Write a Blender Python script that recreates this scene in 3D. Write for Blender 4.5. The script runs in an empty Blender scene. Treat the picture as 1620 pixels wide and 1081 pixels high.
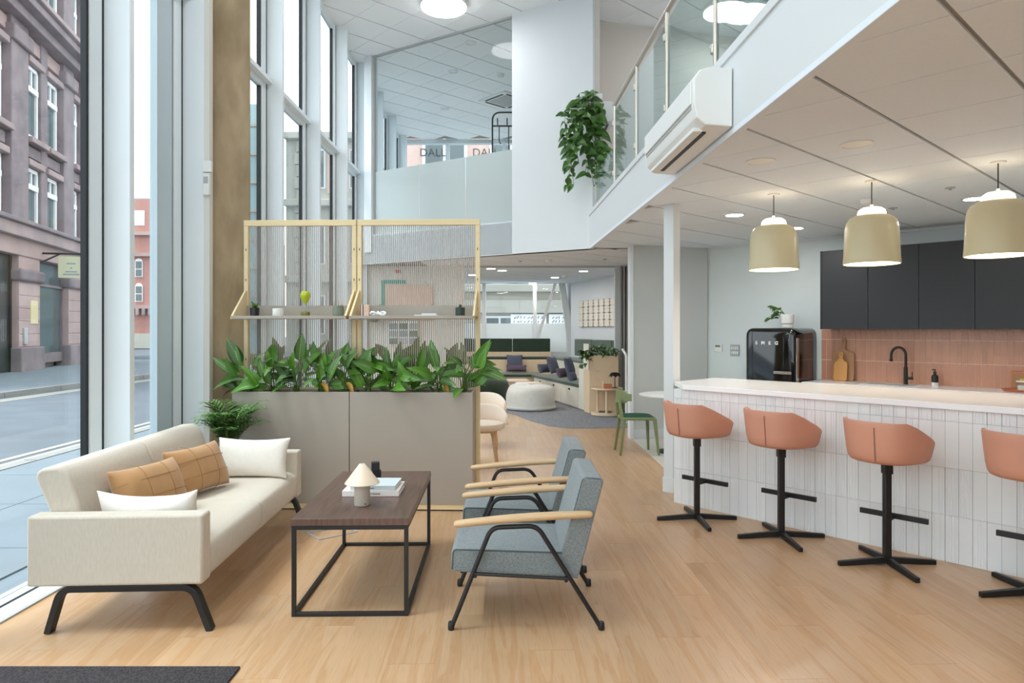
import bpy, bmesh, math, random
from mathutils import Vector, Matrix, Quaternion
random.seed(7)
R = math.radians
sc = bpy.context.scene
C = sc.collection

# ------------------------------------------------------------------ camera
F, CX, HY, EYE = 1080.0, 810.0, 521.0, 1.55      # 24 mm lens on a 1620 px wide frame
cd = bpy.data.cameras.new('camera'); cam = bpy.data.objects.new('camera', cd); C.objects.link(cam)
cam.location = (0, 0, EYE); cam.rotation_euler = (R(90), 0, 0)
cd.sensor_width = 36; cd.lens = 36 * F / 1620; cd.shift_y = -(540.5 - HY) / 1620
cd.clip_start = .05; cd.clip_end = 400
sc.camera = cam

# ------------------------------------------------------------------ world, exposure
w = bpy.data.worlds.new('sky'); sc.world = w; w.use_nodes = True
nt = w.node_tree; bg = nt.nodes['Background']
bg.inputs[0].default_value = (.92, .965, 1.0, 1); bg.inputs[1].default_value = 2.0
sd = bpy.data.lights.new('hazy_sun', 'SUN'); sun = bpy.data.objects.new('hazy_sun', sd); C.objects.link(sun)
sd.energy = 3.0; sd.angle = R(20); sd.color = (.96, .98, 1)
sun.rotation_euler = Vector((-.36, -.16, .92)).to_track_quat('Z', 'Y').to_euler()
vs = sc.view_settings
vs.view_transform = 'Standard'; vs.look = 'None'; vs.gamma = 1; vs.use_curve_mapping = False; vs.exposure = 0.52
cy = sc.cycles
cy.use_denoising = True; cy.max_bounces = 9; cy.diffuse_bounces = 5; cy.glossy_bounces = 4
cy.transmission_bounces = 6; cy.transparent_max_bounces = 24
cy.caustics_reflective = False; cy.caustics_refractive = False; cy.sample_clamp_indirect = 6

# strengths of the room's lamps and of the added kitchen downlights
E_DISC, E_DOWN, E_PENDANT = 19.0, 105.0, 4.0

# ------------------------------------------------------------------ helpers
def fl(px, py):                                   # a photo pixel on the floor -> x, y
    Y = F * EYE / (py - HY); return ((px - CX) / F * Y, Y)
def at(px, py, Y):                                # a photo pixel at depth Y
    return ((px - CX) / F * Y, Y, EYE - (py - HY) / F * Y)
def onz(px, py, z):                               # a photo pixel on a level plane z
    Y = F * (EYE - z) / (py - HY); return ((px - CX) / F * Y, Y)
def lin(c):
    out = []
    for x in c[:3]:
        x = x / 255; out.append(x / 12.92 if x <= .04045 else ((x + .055) / 1.055) ** 2.4)
    return (*out, 1)

MATS = {}
def mat(name, col, rough=.5, metal=0, var=0, vs=4, stretch=(1, 1, 1), bump=0, bs=60, col2=None, emit=0, spec=.5,
        per=0, sheen=0, coat=0, detail=4, ecol=None):
    """procedural principled material: noise-varied colour, noise bump, per-object tone."""
    m = bpy.data.materials.new(name); m.use_nodes = True; MATS[name] = m
    t = m.node_tree; p = t.nodes['Principled BSDF']; L = t.links.new
    c = lin(col); c2 = lin(col2) if col2 else tuple(min(1, x * (1 - var)) for x in c[:3]) + (1,)
    p.inputs['Roughness'].default_value = rough; p.inputs['Metallic'].default_value = metal
    p.inputs['Specular IOR Level'].default_value = spec
    if sheen: p.inputs['Sheen Weight'].default_value = sheen
    if coat: p.inputs['Coat Weight'].default_value = coat
    tc = t.nodes.new('ShaderNodeTexCoord'); mp = t.nodes.new('ShaderNodeMapping'); mp.inputs['Scale'].default_value = stretch
    oi = t.nodes.new('ShaderNodeObjectInfo')
    va = t.nodes.new('ShaderNodeVectorMath'); va.operation = 'MULTIPLY_ADD'
    L(oi.outputs['Random'], va.inputs[0]); va.inputs[1].default_value = (31, 17, 11) if per else (0, 0, 0)
    L(tc.outputs['Object'], va.inputs[2]); L(va.outputs[0], mp.inputs[0])
    n = t.nodes.new('ShaderNodeTexNoise'); n.inputs['Scale'].default_value = vs; n.inputs['Detail'].default_value = detail
    L(mp.outputs[0], n.inputs['Vector'])
    rp = t.nodes.new('ShaderNodeValToRGB'); rp.color_ramp.elements[0].position = .3; rp.color_ramp.elements[1].position = .72
    rp.color_ramp.elements[0].color = c2; rp.color_ramp.elements[1].color = c
    L(n.outputs['Fac'], rp.inputs[0])
    out = rp.outputs[0]
    if per:
        hs = t.nodes.new('ShaderNodeHueSaturation'); mr = t.nodes.new('ShaderNodeMapRange')
        mr.inputs['To Min'].default_value = 1 - per; mr.inputs['To Max'].default_value = 1 + per
        L(oi.outputs['Random'], mr.inputs[0]); L(mr.outputs[0], hs.inputs['Value']); L(out, hs.inputs['Color']); out = hs.outputs[0]
    L(out, p.inputs['Base Color'])
    if bump:
        b = t.nodes.new('ShaderNodeBump'); b.inputs['Strength'].default_value = bump; b.inputs['Distance'].default_value = .01
        n2 = t.nodes.new('ShaderNodeTexNoise'); n2.inputs['Scale'].default_value = bs; n2.inputs['Detail'].default_value = 3
        L(mp.outputs[0], n2.inputs['Vector']); L(n2.outputs['Fac'], b.inputs['Height']); L(b.outputs[0], p.inputs['Normal'])
    if emit:
        p.inputs['Emission Color'].default_value = lin(ecol or col); p.inputs['Emission Strength'].default_value = emit
    return m

def glass(name, tint=(225, 240, 240), refl=1.0, rough=0.0, frost=0.0, frostcol=(200, 220, 225)):
    """thin pane: clear see-through plus fresnel reflection; frosted film scatters."""
    m = bpy.data.materials.new(name); m.use_nodes = True; MATS[name] = m
    t = m.node_tree; t.nodes.clear(); L = t.links.new
    o = t.nodes.new('ShaderNodeOutputMaterial'); tr = t.nodes.new('ShaderNodeBsdfTransparent'); tr.inputs[0].default_value = lin(tint)
    gl = t.nodes.new('ShaderNodeBsdfGlossy'); gl.inputs['Roughness'].default_value = rough
    fr = t.nodes.new('ShaderNodeLayerWeight'); fr.inputs[0].default_value = .5          # same from both sides of the pane
    pw = t.nodes.new('ShaderNodeMath'); pw.operation = 'POWER'; pw.inputs[1].default_value = 5; L(fr.outputs['Facing'], pw.inputs[0])
    ad = t.nodes.new('ShaderNodeMath'); ad.operation = 'MULTIPLY_ADD'; ad.inputs[1].default_value = .9; ad.inputs[2].default_value = .035; L(pw.outputs[0], ad.inputs[0])
    ml = t.nodes.new('ShaderNodeMath'); ml.operation = 'MULTIPLY'; ml.inputs[1].default_value = refl; L(ad.outputs[0], ml.inputs[0])
    base = tr.outputs[0]
    if frost:
        tl = t.nodes.new('ShaderNodeBsdfTranslucent'); tl.inputs[0].default_value = lin(frostcol)
        df = t.nodes.new('ShaderNodeBsdfDiffuse'); df.inputs[0].default_value = lin(frostcol)
        m1 = t.nodes.new('ShaderNodeMixShader'); m1.inputs[0].default_value = .5; L(tl.outputs[0], m1.inputs[1]); L(df.outputs[0], m1.inputs[2])
        m2 = t.nodes.new('ShaderNodeMixShader'); m2.inputs[0].default_value = frost; L(base, m2.inputs[1]); L(m1.outputs[0], m2.inputs[2]); base = m2.outputs[0]
    mx = t.nodes.new('ShaderNodeMixShader'); L(ml.outputs[0], mx.inputs[0]); L(base, mx.inputs[1]); L(gl.outputs[0], mx.inputs[2])
    L(mx.outputs[0], o.inputs[0]); return m

class MB:
    """collects shapes and builds them as ONE mesh object."""
    def __init__(s, M=None): s.v = []; s.f = []; s.M = M
    def add(s, vs, fs, M=None):
        o = len(s.v); M = M if M is not None else s.M
        s.v += [tuple(M @ Vector(p)) if M is not None else tuple(p) for p in vs]
        s.f += [tuple(i + o for i in f) for f in fs]; return s
    def box(s, x0, x1, y0, y1, z0, z1, M=None):
        v = [(x, y, z) for z in (z0, z1) for x, y in ((x0, y0), (x1, y0), (x1, y1), (x0, y1))]
        return s.add(v, [(3, 2, 1, 0), (4, 5, 6, 7), (0, 1, 5, 4), (1, 2, 6, 5), (2, 3, 7, 6), (3, 0, 4, 7)], M)
    def bar(s, a, b, w, h, up=(0, 0, 1)):         # a rectangular bar from a to b
        a, b = Vector(a), Vector(b); d = (b - a).normalized(); up = Vector(up)
        x = d.cross(up)
        x = x.normalized() if x.length > 1e-4 else Vector((1, 0, 0))
        z = x.cross(d); q = []
        for p in (a, b):
            for i, j in ((-1, -1), (1, -1), (1, 1), (-1, 1)): q.append(p + x * (i * w / 2) + z * (j * h / 2))
        return s.add(q, [(0, 1, 2, 3), (7, 6, 5, 4), (0, 4, 5, 1), (1, 5, 6, 2), (2, 6, 7, 3), (3, 7, 4, 0)])
    def prism(s, poly, z0, z1, M=None):           # plan outline, raised
        n = len(poly); v = [(x, y, z0) for x, y in poly] + [(x, y, z1) for x, y in poly]
        return s.add(v, [tuple(range(n - 1, -1, -1)), tuple(range(n, 2 * n))] + [(i, (i + 1) % n, n + (i + 1) % n, n + i) for i in range(n)], M)
    def prof(s, poly, y0, y1, M=None):            # x-z outline, extruded along y
        n = len(poly); v = [(x, y0, z) for x, z in poly] + [(x, y1, z) for x, z in poly]
        return s.add(v, [tuple(range(n)), tuple(range(2 * n - 1, n - 1, -1))] + [(i, n + i, n + (i + 1) % n, (i + 1) % n) for i in range(n)], M)
    def loft(s, rings, closed=True, caps=True, M=None):
        n = len(rings[0]); v = [p for r in rings for p in r]; f = []
        for a in range(len(rings) - 1):
            for i in range(n if closed else n - 1):
                j = (i + 1) % n; f.append((a * n + i, a * n + j, a * n + n + j, a * n + n + i))
        if caps and closed: f += [tuple(range(n - 1, -1, -1)), tuple(range((len(rings) - 1) * n, len(rings) * n))]
        return s.add(v, f, M)
    def tube(s, pts, r, n=8, closed=False, M=None):
        pts = [Vector(p) for p in pts]; m = len(pts); rr = r if isinstance(r, (list, tuple)) else [r] * m
        rings = []; x = None
        for i in range(m):
            a = pts[i - 1] if i or closed else pts[i]; b = pts[(i + 1) % m] if i < m - 1 or closed else pts[i]
            d = (b - a).normalized()
            if x is None: x = d.orthogonal().normalized()
            else:
                x = x - d * x.dot(d); x = x.normalized() if x.length > 1e-6 else d.orthogonal().normalized()
            y = d.cross(x)
            rings.append([pts[i] + (x * math.cos(2 * math.pi * k / n) + y * math.sin(2 * math.pi * k / n)) * rr[i] for k in range(n)])
        if closed: rings.append(rings[0])
        return s.loft(rings, True, not closed, M)
    def lathe(s, prf, n=24, c=(0, 0, 0), M=None, sx=1, sy=1):
        rings = [[(c[0] + r * sx * math.cos(2 * math.pi * k / n), c[1] + r * sy * math.sin(2 * math.pi * k / n), c[2] + z) for k in range(n)] for r, z in prf]
        return s.loft(rings, True, True, M)
    def grid(s, fn, nu, nv, M=None):
        v = [fn(i / nu, j / nv) for j in range(nv + 1) for i in range(nu + 1)]
        return s.add(v, [(j * (nu + 1) + i, j * (nu + 1) + i + 1, (j + 1) * (nu + 1) + i + 1, (j + 1) * (nu + 1) + i) for j in range(nv) for i in range(nu)], M)
    def mesh(s, name, m, ang=38, fix=True):
        me = bpy.data.meshes.new(name); me.from_pydata(s.v, [], s.f)
        if fix:
            b = bmesh.new(); b.from_mesh(me); bmesh.ops.remove_doubles(b, verts=b.verts, dist=1e-5)
            bmesh.ops.recalc_face_normals(b, faces=b.faces); b.to_mesh(me); b.free()
        me.polygons.foreach_set('use_smooth', [True] * len(me.polygons)); me.set_sharp_from_angle(angle=R(ang))
        if m: me.materials.append(MATS[m] if isinstance(m, str) else m)
        return me
    def build(s, name, m, parent=None, bevel=0, seg=2, sub=0, ang=38, loc=None, fix=True):
        o = bpy.data.objects.new(name, s.mesh(name, m, ang, fix)); C.objects.link(o); o.parent = parent
        if loc: o.location = loc
        if bevel:
            b = o.modifiers.new('bevel', 'BEVEL'); b.width = bevel; b.segments = seg; b.limit_method = 'ANGLE'; b.angle_limit = R(35)
        if sub:
            b = o.modifiers.new('sub', 'SUBSURF'); b.levels = sub; b.render_levels = sub
        return o

def tag(o, label=None, cat=None, group=None, kind=None):
    if label: o['label'] = label
    if cat: o['category'] = cat
    if group: o['group'] = group
    if kind: o['kind'] = kind
    return o
def thing(name, label, cat, loc=(0, 0, 0), rz=0, group=None, kind=None):
    o = bpy.data.objects.new(name, None); C.objects.link(o); o.empty_display_size = .1
    o.location = loc if len(loc) == 3 else (*loc, 0); o.rotation_euler = (0, 0, rz)
    return tag(o, label, cat, group, kind)
def struct(name, label=None, loc=(0, 0, 0), rz=0):
    o = bpy.data.objects.new(name, None); C.objects.link(o); o.location = loc if len(loc) == 3 else (*loc, 0); o.rotation_euler = (0, 0, rz)
    return tag(o, label, None, None, 'structure')
def inst(name, me, parent=None, loc=(0, 0, 0), rot=None, scale=None):
    o = bpy.data.objects.new(name, me); C.objects.link(o); o.parent = parent; o.location = loc
    if rot is not None:
        if isinstance(rot, Quaternion): o.rotation_mode = 'QUATERNION'; o.rotation_quaternion = rot
        else: o.rotation_euler = rot
    if scale is not None: o.scale = scale if isinstance(scale, (tuple, list)) else (scale,) * 3
    return o
def copy_tree(o, parent=None):
    c = o.copy(); C.objects.link(c); c.parent = parent
    for ch in list(o.children): copy_tree(ch, c)
    return c
def text(s, size, m, parent, M, name='lettering', depth=.002, spacing=1.0, align='CENTER', bold=0):
    cu = bpy.data.curves.new(name, 'FONT'); cu.body = s; cu.size = size; cu.extrude = depth; cu.align_x = align; cu.offset = bold; cu.space_character = spacing
    tmp = bpy.data.objects.new('lettering_curve', cu); me = bpy.data.meshes.new_from_object(tmp)
    bpy.data.objects.remove(tmp); bpy.data.curves.remove(cu)
    me.materials.clear(); me.materials.append(MATS[m]); o = bpy.data.objects.new(name, me); C.objects.link(o); o.parent = parent; o.matrix_local = M
    return o
def clip(poly, reg):                              # convex outline cut by a convex counter-clockwise region
    for i in range(len(reg)):
        a, b = reg[i], reg[(i + 1) % len(reg)]; out = []
        side = lambda p: (b[0] - a[0]) * (p[1] - a[1]) - (b[1] - a[1]) * (p[0] - a[0])
        for k in range(len(poly)):
            p, q = poly[k], poly[(k + 1) % len(poly)]; sp, sq = side(p), side(q)
            if sp >= 0: out.append(p)
            if (sp > 0 > sq) or (sp < 0 < sq):
                t = sp / (sp - sq); out.append((p[0] + (q[0] - p[0]) * t, p[1] + (q[1] - p[1]) * t))
        poly = out
        if len(poly) < 3: return []
    return poly
def area(p): return abs(sum(p[i][0] * p[(i + 1) % len(p)][1] - p[(i + 1) % len(p)][0] * p[i][1] for i in range(len(p)))) / 2
def arc(cx, cz, r, a0, a1, n): return [(cx + r * math.cos(R(a0 + (a1 - a0) * i / n)), cz + r * math.sin(R(a0 + (a1 - a0) * i / n))) for i in range(n + 1)]
def rrect(x0, x1, z0, z1, r, n=5):
    return arc(x1 - r, z1 - r, r, 0, 90, n) + arc(x0 + r, z1 - r, r, 90, 180, n) + arc(x0 + r, z0 + r, r, 180, 270, n) + arc(x1 - r, z0 + r, r, 270, 360, n)
def fillet(pts, r, n=4):                          # round the corners of a 3D path
    P = [Vector(p) for p in pts]; out = [P[0]]
    for i in range(1, len(P) - 1):
        a = (P[i - 1] - P[i]).normalized() * r + P[i]; b = (P[i + 1] - P[i]).normalized() * r + P[i]
        for k in range(n + 1):
            t = k / n; out.append(a * (1 - t) ** 2 + P[i] * 2 * t * (1 - t) + b * t ** 2)
    return out + [P[-1]]
def pillow(wd, ht, th, M=None, n=14, sag=0.0, seed=0):
    """a stuffed cushion lying in the x-z plane, thick along y, with pulled-out corners."""
    rnd = random.Random(seed); ph = [rnd.uniform(0, 6.28) for _ in range(4)]
    mb = MB(M)
    def side(sg):
        def fn(u, v):
            a, b = 2 * u - 1, 2 * v - 1
            e = (1 - abs(a) ** 2.6) * (1 - abs(b) ** 2.6)
            t = th / 2 * max(0, e) ** .55
            ri = .07 * th * math.sin(5 * a + ph[0]) * math.sin(4 * b + ph[1]) * (1 - e) * (e ** .3)
            pin = 1 - .12 * (1 - a * a) * abs(b) ** 4, 1 - .10 * (1 - b * b) * abs(a) ** 4
            return (a * wd / 2 * pin[1], sg * (t + ri), b * ht / 2 * pin[0] - sag * (1 - a * a) * max(0, b) * ht / 2)
        return fn
    mb.grid(side(1), n, n); mb.grid(side(-1), n, n)
    return mb
def leaf_mesh(name, m, L=.25, W=.1, droop=.25, fold=.18, nu=8, nv=4, tip=1.0, wav=.0):
    """one leaf along +x, face up, base at the origin."""
    mb = MB()
    def fn(u, v):
        b = 2 * v - 1; wv = W / 2 * (math.sin(math.pi * min(1, u ** .75)) ** .8) * (1 - .25 * u * tip)
        x = L * u; z = -droop * L * u * u + fold * abs(b) * wv * 2 + wav * W * math.sin(9 * u + 2 * b) * abs(b)
        return (x, b * wv, z)
    mb.grid(fn, nu, nv)
    return mb.mesh(name, m, 80, False)
def orient(d, up=(0, 0, 1), roll=0):
    d = Vector(d).normalized(); up = Vector(up); y = up.cross(d)
    if y.length < 1e-4: y = Vector((0, 1, 0))
    y.normalize(); z = d.cross(y)
    q = Matrix((d, y, z)).transposed().to_quaternion()
    return q @ Quaternion((1, 0, 0), roll)
# ------------------------------------------------------------------ materials
def wood_floor():
    m = bpy.data.materials.new('wood_floor'); m.use_nodes = True; MATS['wood_floor'] = m
    t = m.node_tree; p = t.nodes['Principled BSDF']; L = t.links.new
    p.inputs['Roughness'].default_value = .3; p.inputs['Specular IOR Level'].default_value = .45
    tc = t.nodes.new('ShaderNodeTexCoord'); oi = t.nodes.new('ShaderNodeObjectInfo')
    va = t.nodes.new('ShaderNodeVectorMath'); va.operation = 'MULTIPLY_ADD'; va.inputs[1].default_value = (31, 17, 11)
    L(oi.outputs['Random'], va.inputs[0]); L(tc.outputs['Object'], va.inputs[2])
    def noise(scale, st, det, dist=0):
        mp = t.nodes.new('ShaderNodeMapping'); mp.inputs['Scale'].default_value = st; L(va.outputs[0], mp.inputs[0])
        n = t.nodes.new('ShaderNodeTexNoise'); n.inputs['Scale'].default_value = scale; n.inputs['Detail'].default_value = det; n.inputs['Distortion'].default_value = dist
        L(mp.outputs[0], n.inputs['Vector']); return n.outputs['Fac']
    def ramp(f, a, b, lo, hi):
        r = t.nodes.new('ShaderNodeValToRGB'); r.color_ramp.elements[0].position = lo; r.color_ramp.elements[1].position = hi
        r.color_ramp.elements[0].color = lin(a); r.color_ramp.elements[1].color = lin(b); L(f, r.inputs[0]); return r.outputs[0]
    base = ramp(noise(2.0, (2.5, .3, 1), 6), (191, 155, 119), (200, 165, 129), .3, .7)          # broad tone along the board
    fine = ramp(noise(14, (9, .5, 1), 4, .6), (226, 220, 212), (255, 255, 255), .38, .52)     # thin darker pores
    rings = ramp(noise(1.6, (5, .28, 1), 2, 2.2), (255, 255, 255), (246, 236, 224), .52, .54) # pale cathedral edges
    out = base
    for f_, k in ((fine, .3), (rings, .8)):
        mx = t.nodes.new('ShaderNodeMix'); mx.data_type = 'RGBA'; mx.blend_type = 'MULTIPLY'; mx.inputs[0].default_value = k; L(out, mx.inputs[6]); L(f_, mx.inputs[7]); out = mx.outputs[2]
    hs = t.nodes.new('ShaderNodeHueSaturation'); mr = t.nodes.new('ShaderNodeMapRange'); mr.inputs['To Min'].default_value = .92; mr.inputs['To Max'].default_value = 1.07
    L(oi.outputs['Random'], mr.inputs[0]); L(mr.outputs[0], hs.inputs['Value']); L(out, hs.inputs['Color']); L(hs.outputs[0], p.inputs['Base Color'])
wood_floor()
mat('white_paint', (220, 224, 226), .6, var=.02, vs=1.5)
mat('grey_paint', (206, 210, 209), .6, var=.03, vs=1.5)
mat('cream_paint', (226, 223, 216), .6, var=.03, vs=1.5)
mat('beige_paint', (214, 204, 194), .6, var=.03, vs=1.5)
mat('ceiling_tile', (230, 238, 247), .85, var=.03, vs=60, bump=.12, bs=240)
mat('ceiling_tile_high', (250, 252, 252), .85, var=.02, vs=60, bump=.12, bs=240)
mat('kitchen_paint', (222, 231, 231), .6, var=.03, vs=1.5)
mat('ceiling_grid', (150, 147, 143), .7)
mat('frame_metal', (236, 244, 248), .38, metal=.0, var=.02, vs=2)
mat('panel_grey', (192, 207, 215), .25, var=.06, vs=3, stretch=(1, 1, .2))
mat('black_gasket', (22, 24, 28), .6)
mat('sill_metal', (205, 214, 220), .3)
mat('concrete', (182, 162, 130), .8, col2=(138, 118, 90), vs=3.2, stretch=(1.6, 1.6, .6), detail=12, bump=.35, bs=18)
glass('clear_glass', (246, 251, 252), .8)
glass('partition_glass', (248, 250, 250), .22)
glass('railing_glass', (232, 243, 242), .9)
glass('frosted_glass', (246, 248, 248), .5, .3, frost=.85, frostcol=(244, 246, 245))
glass('shop_glass', (120, 128, 130), 1.6)
mat('steel', (198, 190, 178), .28, metal=1)
mat('chrome', (220, 220, 222), .12, metal=1)
mat('black_metal', (24, 24, 25), .45)
mat('black_plastic', (30, 31, 33), .5)
mat('sofa_fabric', (209, 198, 182), .9, var=.1, vs=90, stretch=(1, 1, .25), bump=.25, bs=260, sheen=.2)
mat('white_cushion', (238, 232, 222), .9, var=.05, vs=30, bump=.2, bs=200, sheen=.2)
mat('tan_cushion', (186, 138, 86), .62, var=.16, vs=8, bump=.12, bs=120, sheen=.3)
mat('blue_fabric', (146, 153, 154), .92, col2=(104, 114, 118), vs=150, bump=.3, bs=300, sheen=.25)
mat('blue_piping', (74, 90, 94), .9)
mat('oak', (214, 180, 138), .45, var=.16, vs=5, stretch=(1, 9, 9), detail=6)
mat('pale_ply', (238, 216, 170), .5, var=.06, vs=4, stretch=(1, 1, 6))
mat('walnut', (112, 86, 76), .3, col2=(84, 62, 54), vs=4, stretch=(12, 1, 1), detail=8, bump=.05)
mat('planter_grey', (170, 160, 148), .5, var=.03, vs=2)
mat('rod_white', (188, 181, 174), .5)
mat('tan_seam', (160, 116, 70), .8)
mat('soil', (92, 76, 62), .95, col2=(48, 38, 32), vs=60, bump=.8, bs=60)
mat('black_pot', (26, 27, 28), .35)
mat('stem_green', (92, 118, 52), .6, var=.2, vs=10)
mat('yellow_leaf', (196, 150, 62), .55, var=.2, vs=20)
mat('fern_leaf', (104, 148, 76), .5, var=.3, vs=12, per=.2)
mat('pothos_leaf', (74, 118, 44), .42, var=.3, vs=10, per=.3)
mat('coral_leather', (206, 146, 122), .55, var=.05, vs=4, bump=.05, bs=180)
mat('coral_seam', (150, 98, 84), .8)
mat('quartz', (250, 249, 249), .16, var=.02, vs=8)
mat('bar_tile', (232, 234, 235), .22, var=.03, vs=5, per=.03)
mat('grout_grey', (196, 194, 190), .9)
mat('splash_tile', (196, 144, 118), .3, var=.05, vs=6, per=.05)
mat('splash_grout', (244, 220, 204), .9)
mat('charcoal_door', (36, 39, 43), .5, var=.06, vs=3)
mat('charcoal_carcass', (34, 36, 40), .6)
mat('kitchen_floor', (206, 204, 192), .5, var=.05, vs=3)
mat('black_gloss', (10, 11, 12), .06, coat=.6)
mat('cream_shade', (214, 204, 168), .32, var=.02, vs=2)
mat('shade_glow', (255, 236, 206), .6, emit=E_PENDANT, ecol=(255, 232, 200))
mat('bar_glow', (255, 240, 216), .6, emit=10, ecol=(255, 236, 208))
mat('lamp_glow', (255, 252, 246), .6, emit=E_DISC, ecol=(252, 252, 255))
mat('down_glow', (255, 250, 240), .6, emit=E_DOWN, ecol=(255, 250, 246))
mat('white_plastic', (234, 235, 232), .4)
mat('grey_plastic', (176, 178, 178), .5)
mat('screen_grey', (120, 132, 126), .3)
mat('board_wood', (176, 130, 90), .5, var=.2, vs=5, stretch=(9, 9, 1))
mat('board_pale', (206, 150, 82), .5, var=.12, vs=5, stretch=(9, 9, 1))
mat('lamp_cream', (228, 208, 184), .4)
mat('lamp_stone', (196, 186, 172), .5)
mat('book_white', (236, 228, 222), .55)
mat('book_blue', (206, 216, 218), .55)
mat('page_white', (240, 236, 228), .8, var=.06, vs=120, stretch=(.2, .2, 6))
mat('ink', (60, 58, 58), .7)
mat('mat_dark', (84, 78, 80), .98, col2=(30, 28, 30), vs=110, bump=.9, bs=320)
mat('carpet_grey', (172, 172, 176), .98, col2=(112, 114, 120), vs=48, bump=.7, bs=180)
mat('green_velvet', (52, 78, 58), .8, var=.14, vs=14, sheen=.35)
mat('green_dark', (44, 62, 46), .85, var=.2, vs=9, sheen=.25, bump=.15, bs=20)
mat('purple_cushion', (92, 96, 114), .9, var=.2, vs=40, bump=.2, bs=160)
mat('mauve_cushion', (104, 88, 104), .9, var=.2, vs=40, bump=.2, bs=160)
mat('white_sack', (230, 228, 220), .95, var=.06, vs=14, bump=.5, bs=70)
mat('birch', (232, 206, 172), .5, var=.07, vs=4, stretch=(6, 6, 1))
mat('birch_pale', (232, 226, 212), .5, var=.04, vs=4)
mat('chair_shell', (236, 218, 200), .5, var=.03, vs=3)
mat('chair_green', (122, 134, 92), .45, var=.04, vs=3)
mat('pad_green', (32, 84, 62), .85, var=.1, vs=20)
mat('curtain', (172, 170, 168), .9, var=.06, vs=10)
mat('art_tile', (232, 224, 210), .5, per=.04)
mat('art_board', (120, 110, 100), .7)
mat('pink_board', (224, 192, 172), .8, var=.04, vs=20)
mat('teal', (40, 150, 130), .5)
mat('red_sign', (176, 40, 36), .5)
mat('lime_glass', (176, 190, 20), .15, spec=.8)
mat('sand', (150, 138, 70), .9, var=.2, vs=200)
mat('sage_pot', (122, 130, 114), .6)
mat('dark_green_pot', (46, 62, 52), .5)
mat('terracotta', (196, 120, 84), .6)
mat('yellow_lid', (214, 186, 60), .5)
# outdoors
mat('asphalt', (104, 110, 118), .9, var=.2, vs=1.2, bump=.3, bs=40, detail=8)
mat('pavement', (122, 132, 140), .85, var=.12, vs=1.5, bump=.2, bs=20)
mat('kerb', (150, 148, 144), .85, var=.1, vs=2)
mat('road_paint', (190, 184, 168), .8, var=.1, vs=6)
mat('sandstone', (176, 154, 152), .9, col2=(148, 132, 132), vs=1.1, bump=.3, bs=9, detail=8)
mat('sandstone_dark', (150, 134, 136), .9, col2=(122, 110, 114), vs=1.4, bump=.3, bs=9, detail=8)
mat('sandstone_pink', (190, 162, 156), .9, col2=(168, 144, 140), vs=.9, bump=.2, bs=9, detail=8)
mat('window_white', (236, 236, 236), .5)
mat('dark_glass', (92, 104, 106), .08, spec=.8, var=.25, vs=.6)
mat('dark_interior', (56, 60, 62), .3, var=.3, vs=1.2)
mat('brass_plate', (222, 204, 160), .4)
mat('sign_board', (206, 206, 172), .6)
mat('slate', (150, 156, 164), .7)
mat('stone_cream', (188, 184, 172), .9, var=.1, vs=.5, bump=.2, bs=6)
mat('stone_pale', (164, 161, 152), .9, var=.1, vs=.6, bump=.2, bs=6)
mat('tower_glass', (150, 178, 182), .12, var=.2, vs=.4, spec=.8)

def brick_mat(name, c1, c2, mortar, sx=4.3):
    m = bpy.data.materials.new(name); m.use_nodes = True; MATS[name] = m
    t = m.node_tree; p = t.nodes['Principled BSDF']; p.inputs['Roughness'].default_value = .9
    tc = t.nodes.new('ShaderNodeTexCoord'); mp = t.nodes.new('ShaderNodeMapping'); mp.inputs['Rotation'].default_value = (R(90), 0, 0)
    b = t.nodes.new('ShaderNodeTexBrick'); b.inputs['Scale'].default_value = sx
    b.inputs['Color1'].default_value = lin(c1); b.inputs['Color2'].default_value = lin(c2); b.inputs['Mortar'].default_value = lin(mortar)
    b.inputs['Mortar Size'].default_value = .012
    t.links.new(tc.outputs['Object'], mp.inputs[0]); t.links.new(mp.outputs[0], b.inputs['Vector']); t.links.new(b.outputs[0], p.inputs['Base Color'])
brick_mat('red_brick', (188, 134, 124), (178, 122, 112), (192, 164, 154))
brick_mat('pink_brick', (220, 186, 174), (212, 176, 164), (226, 206, 198))

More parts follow.
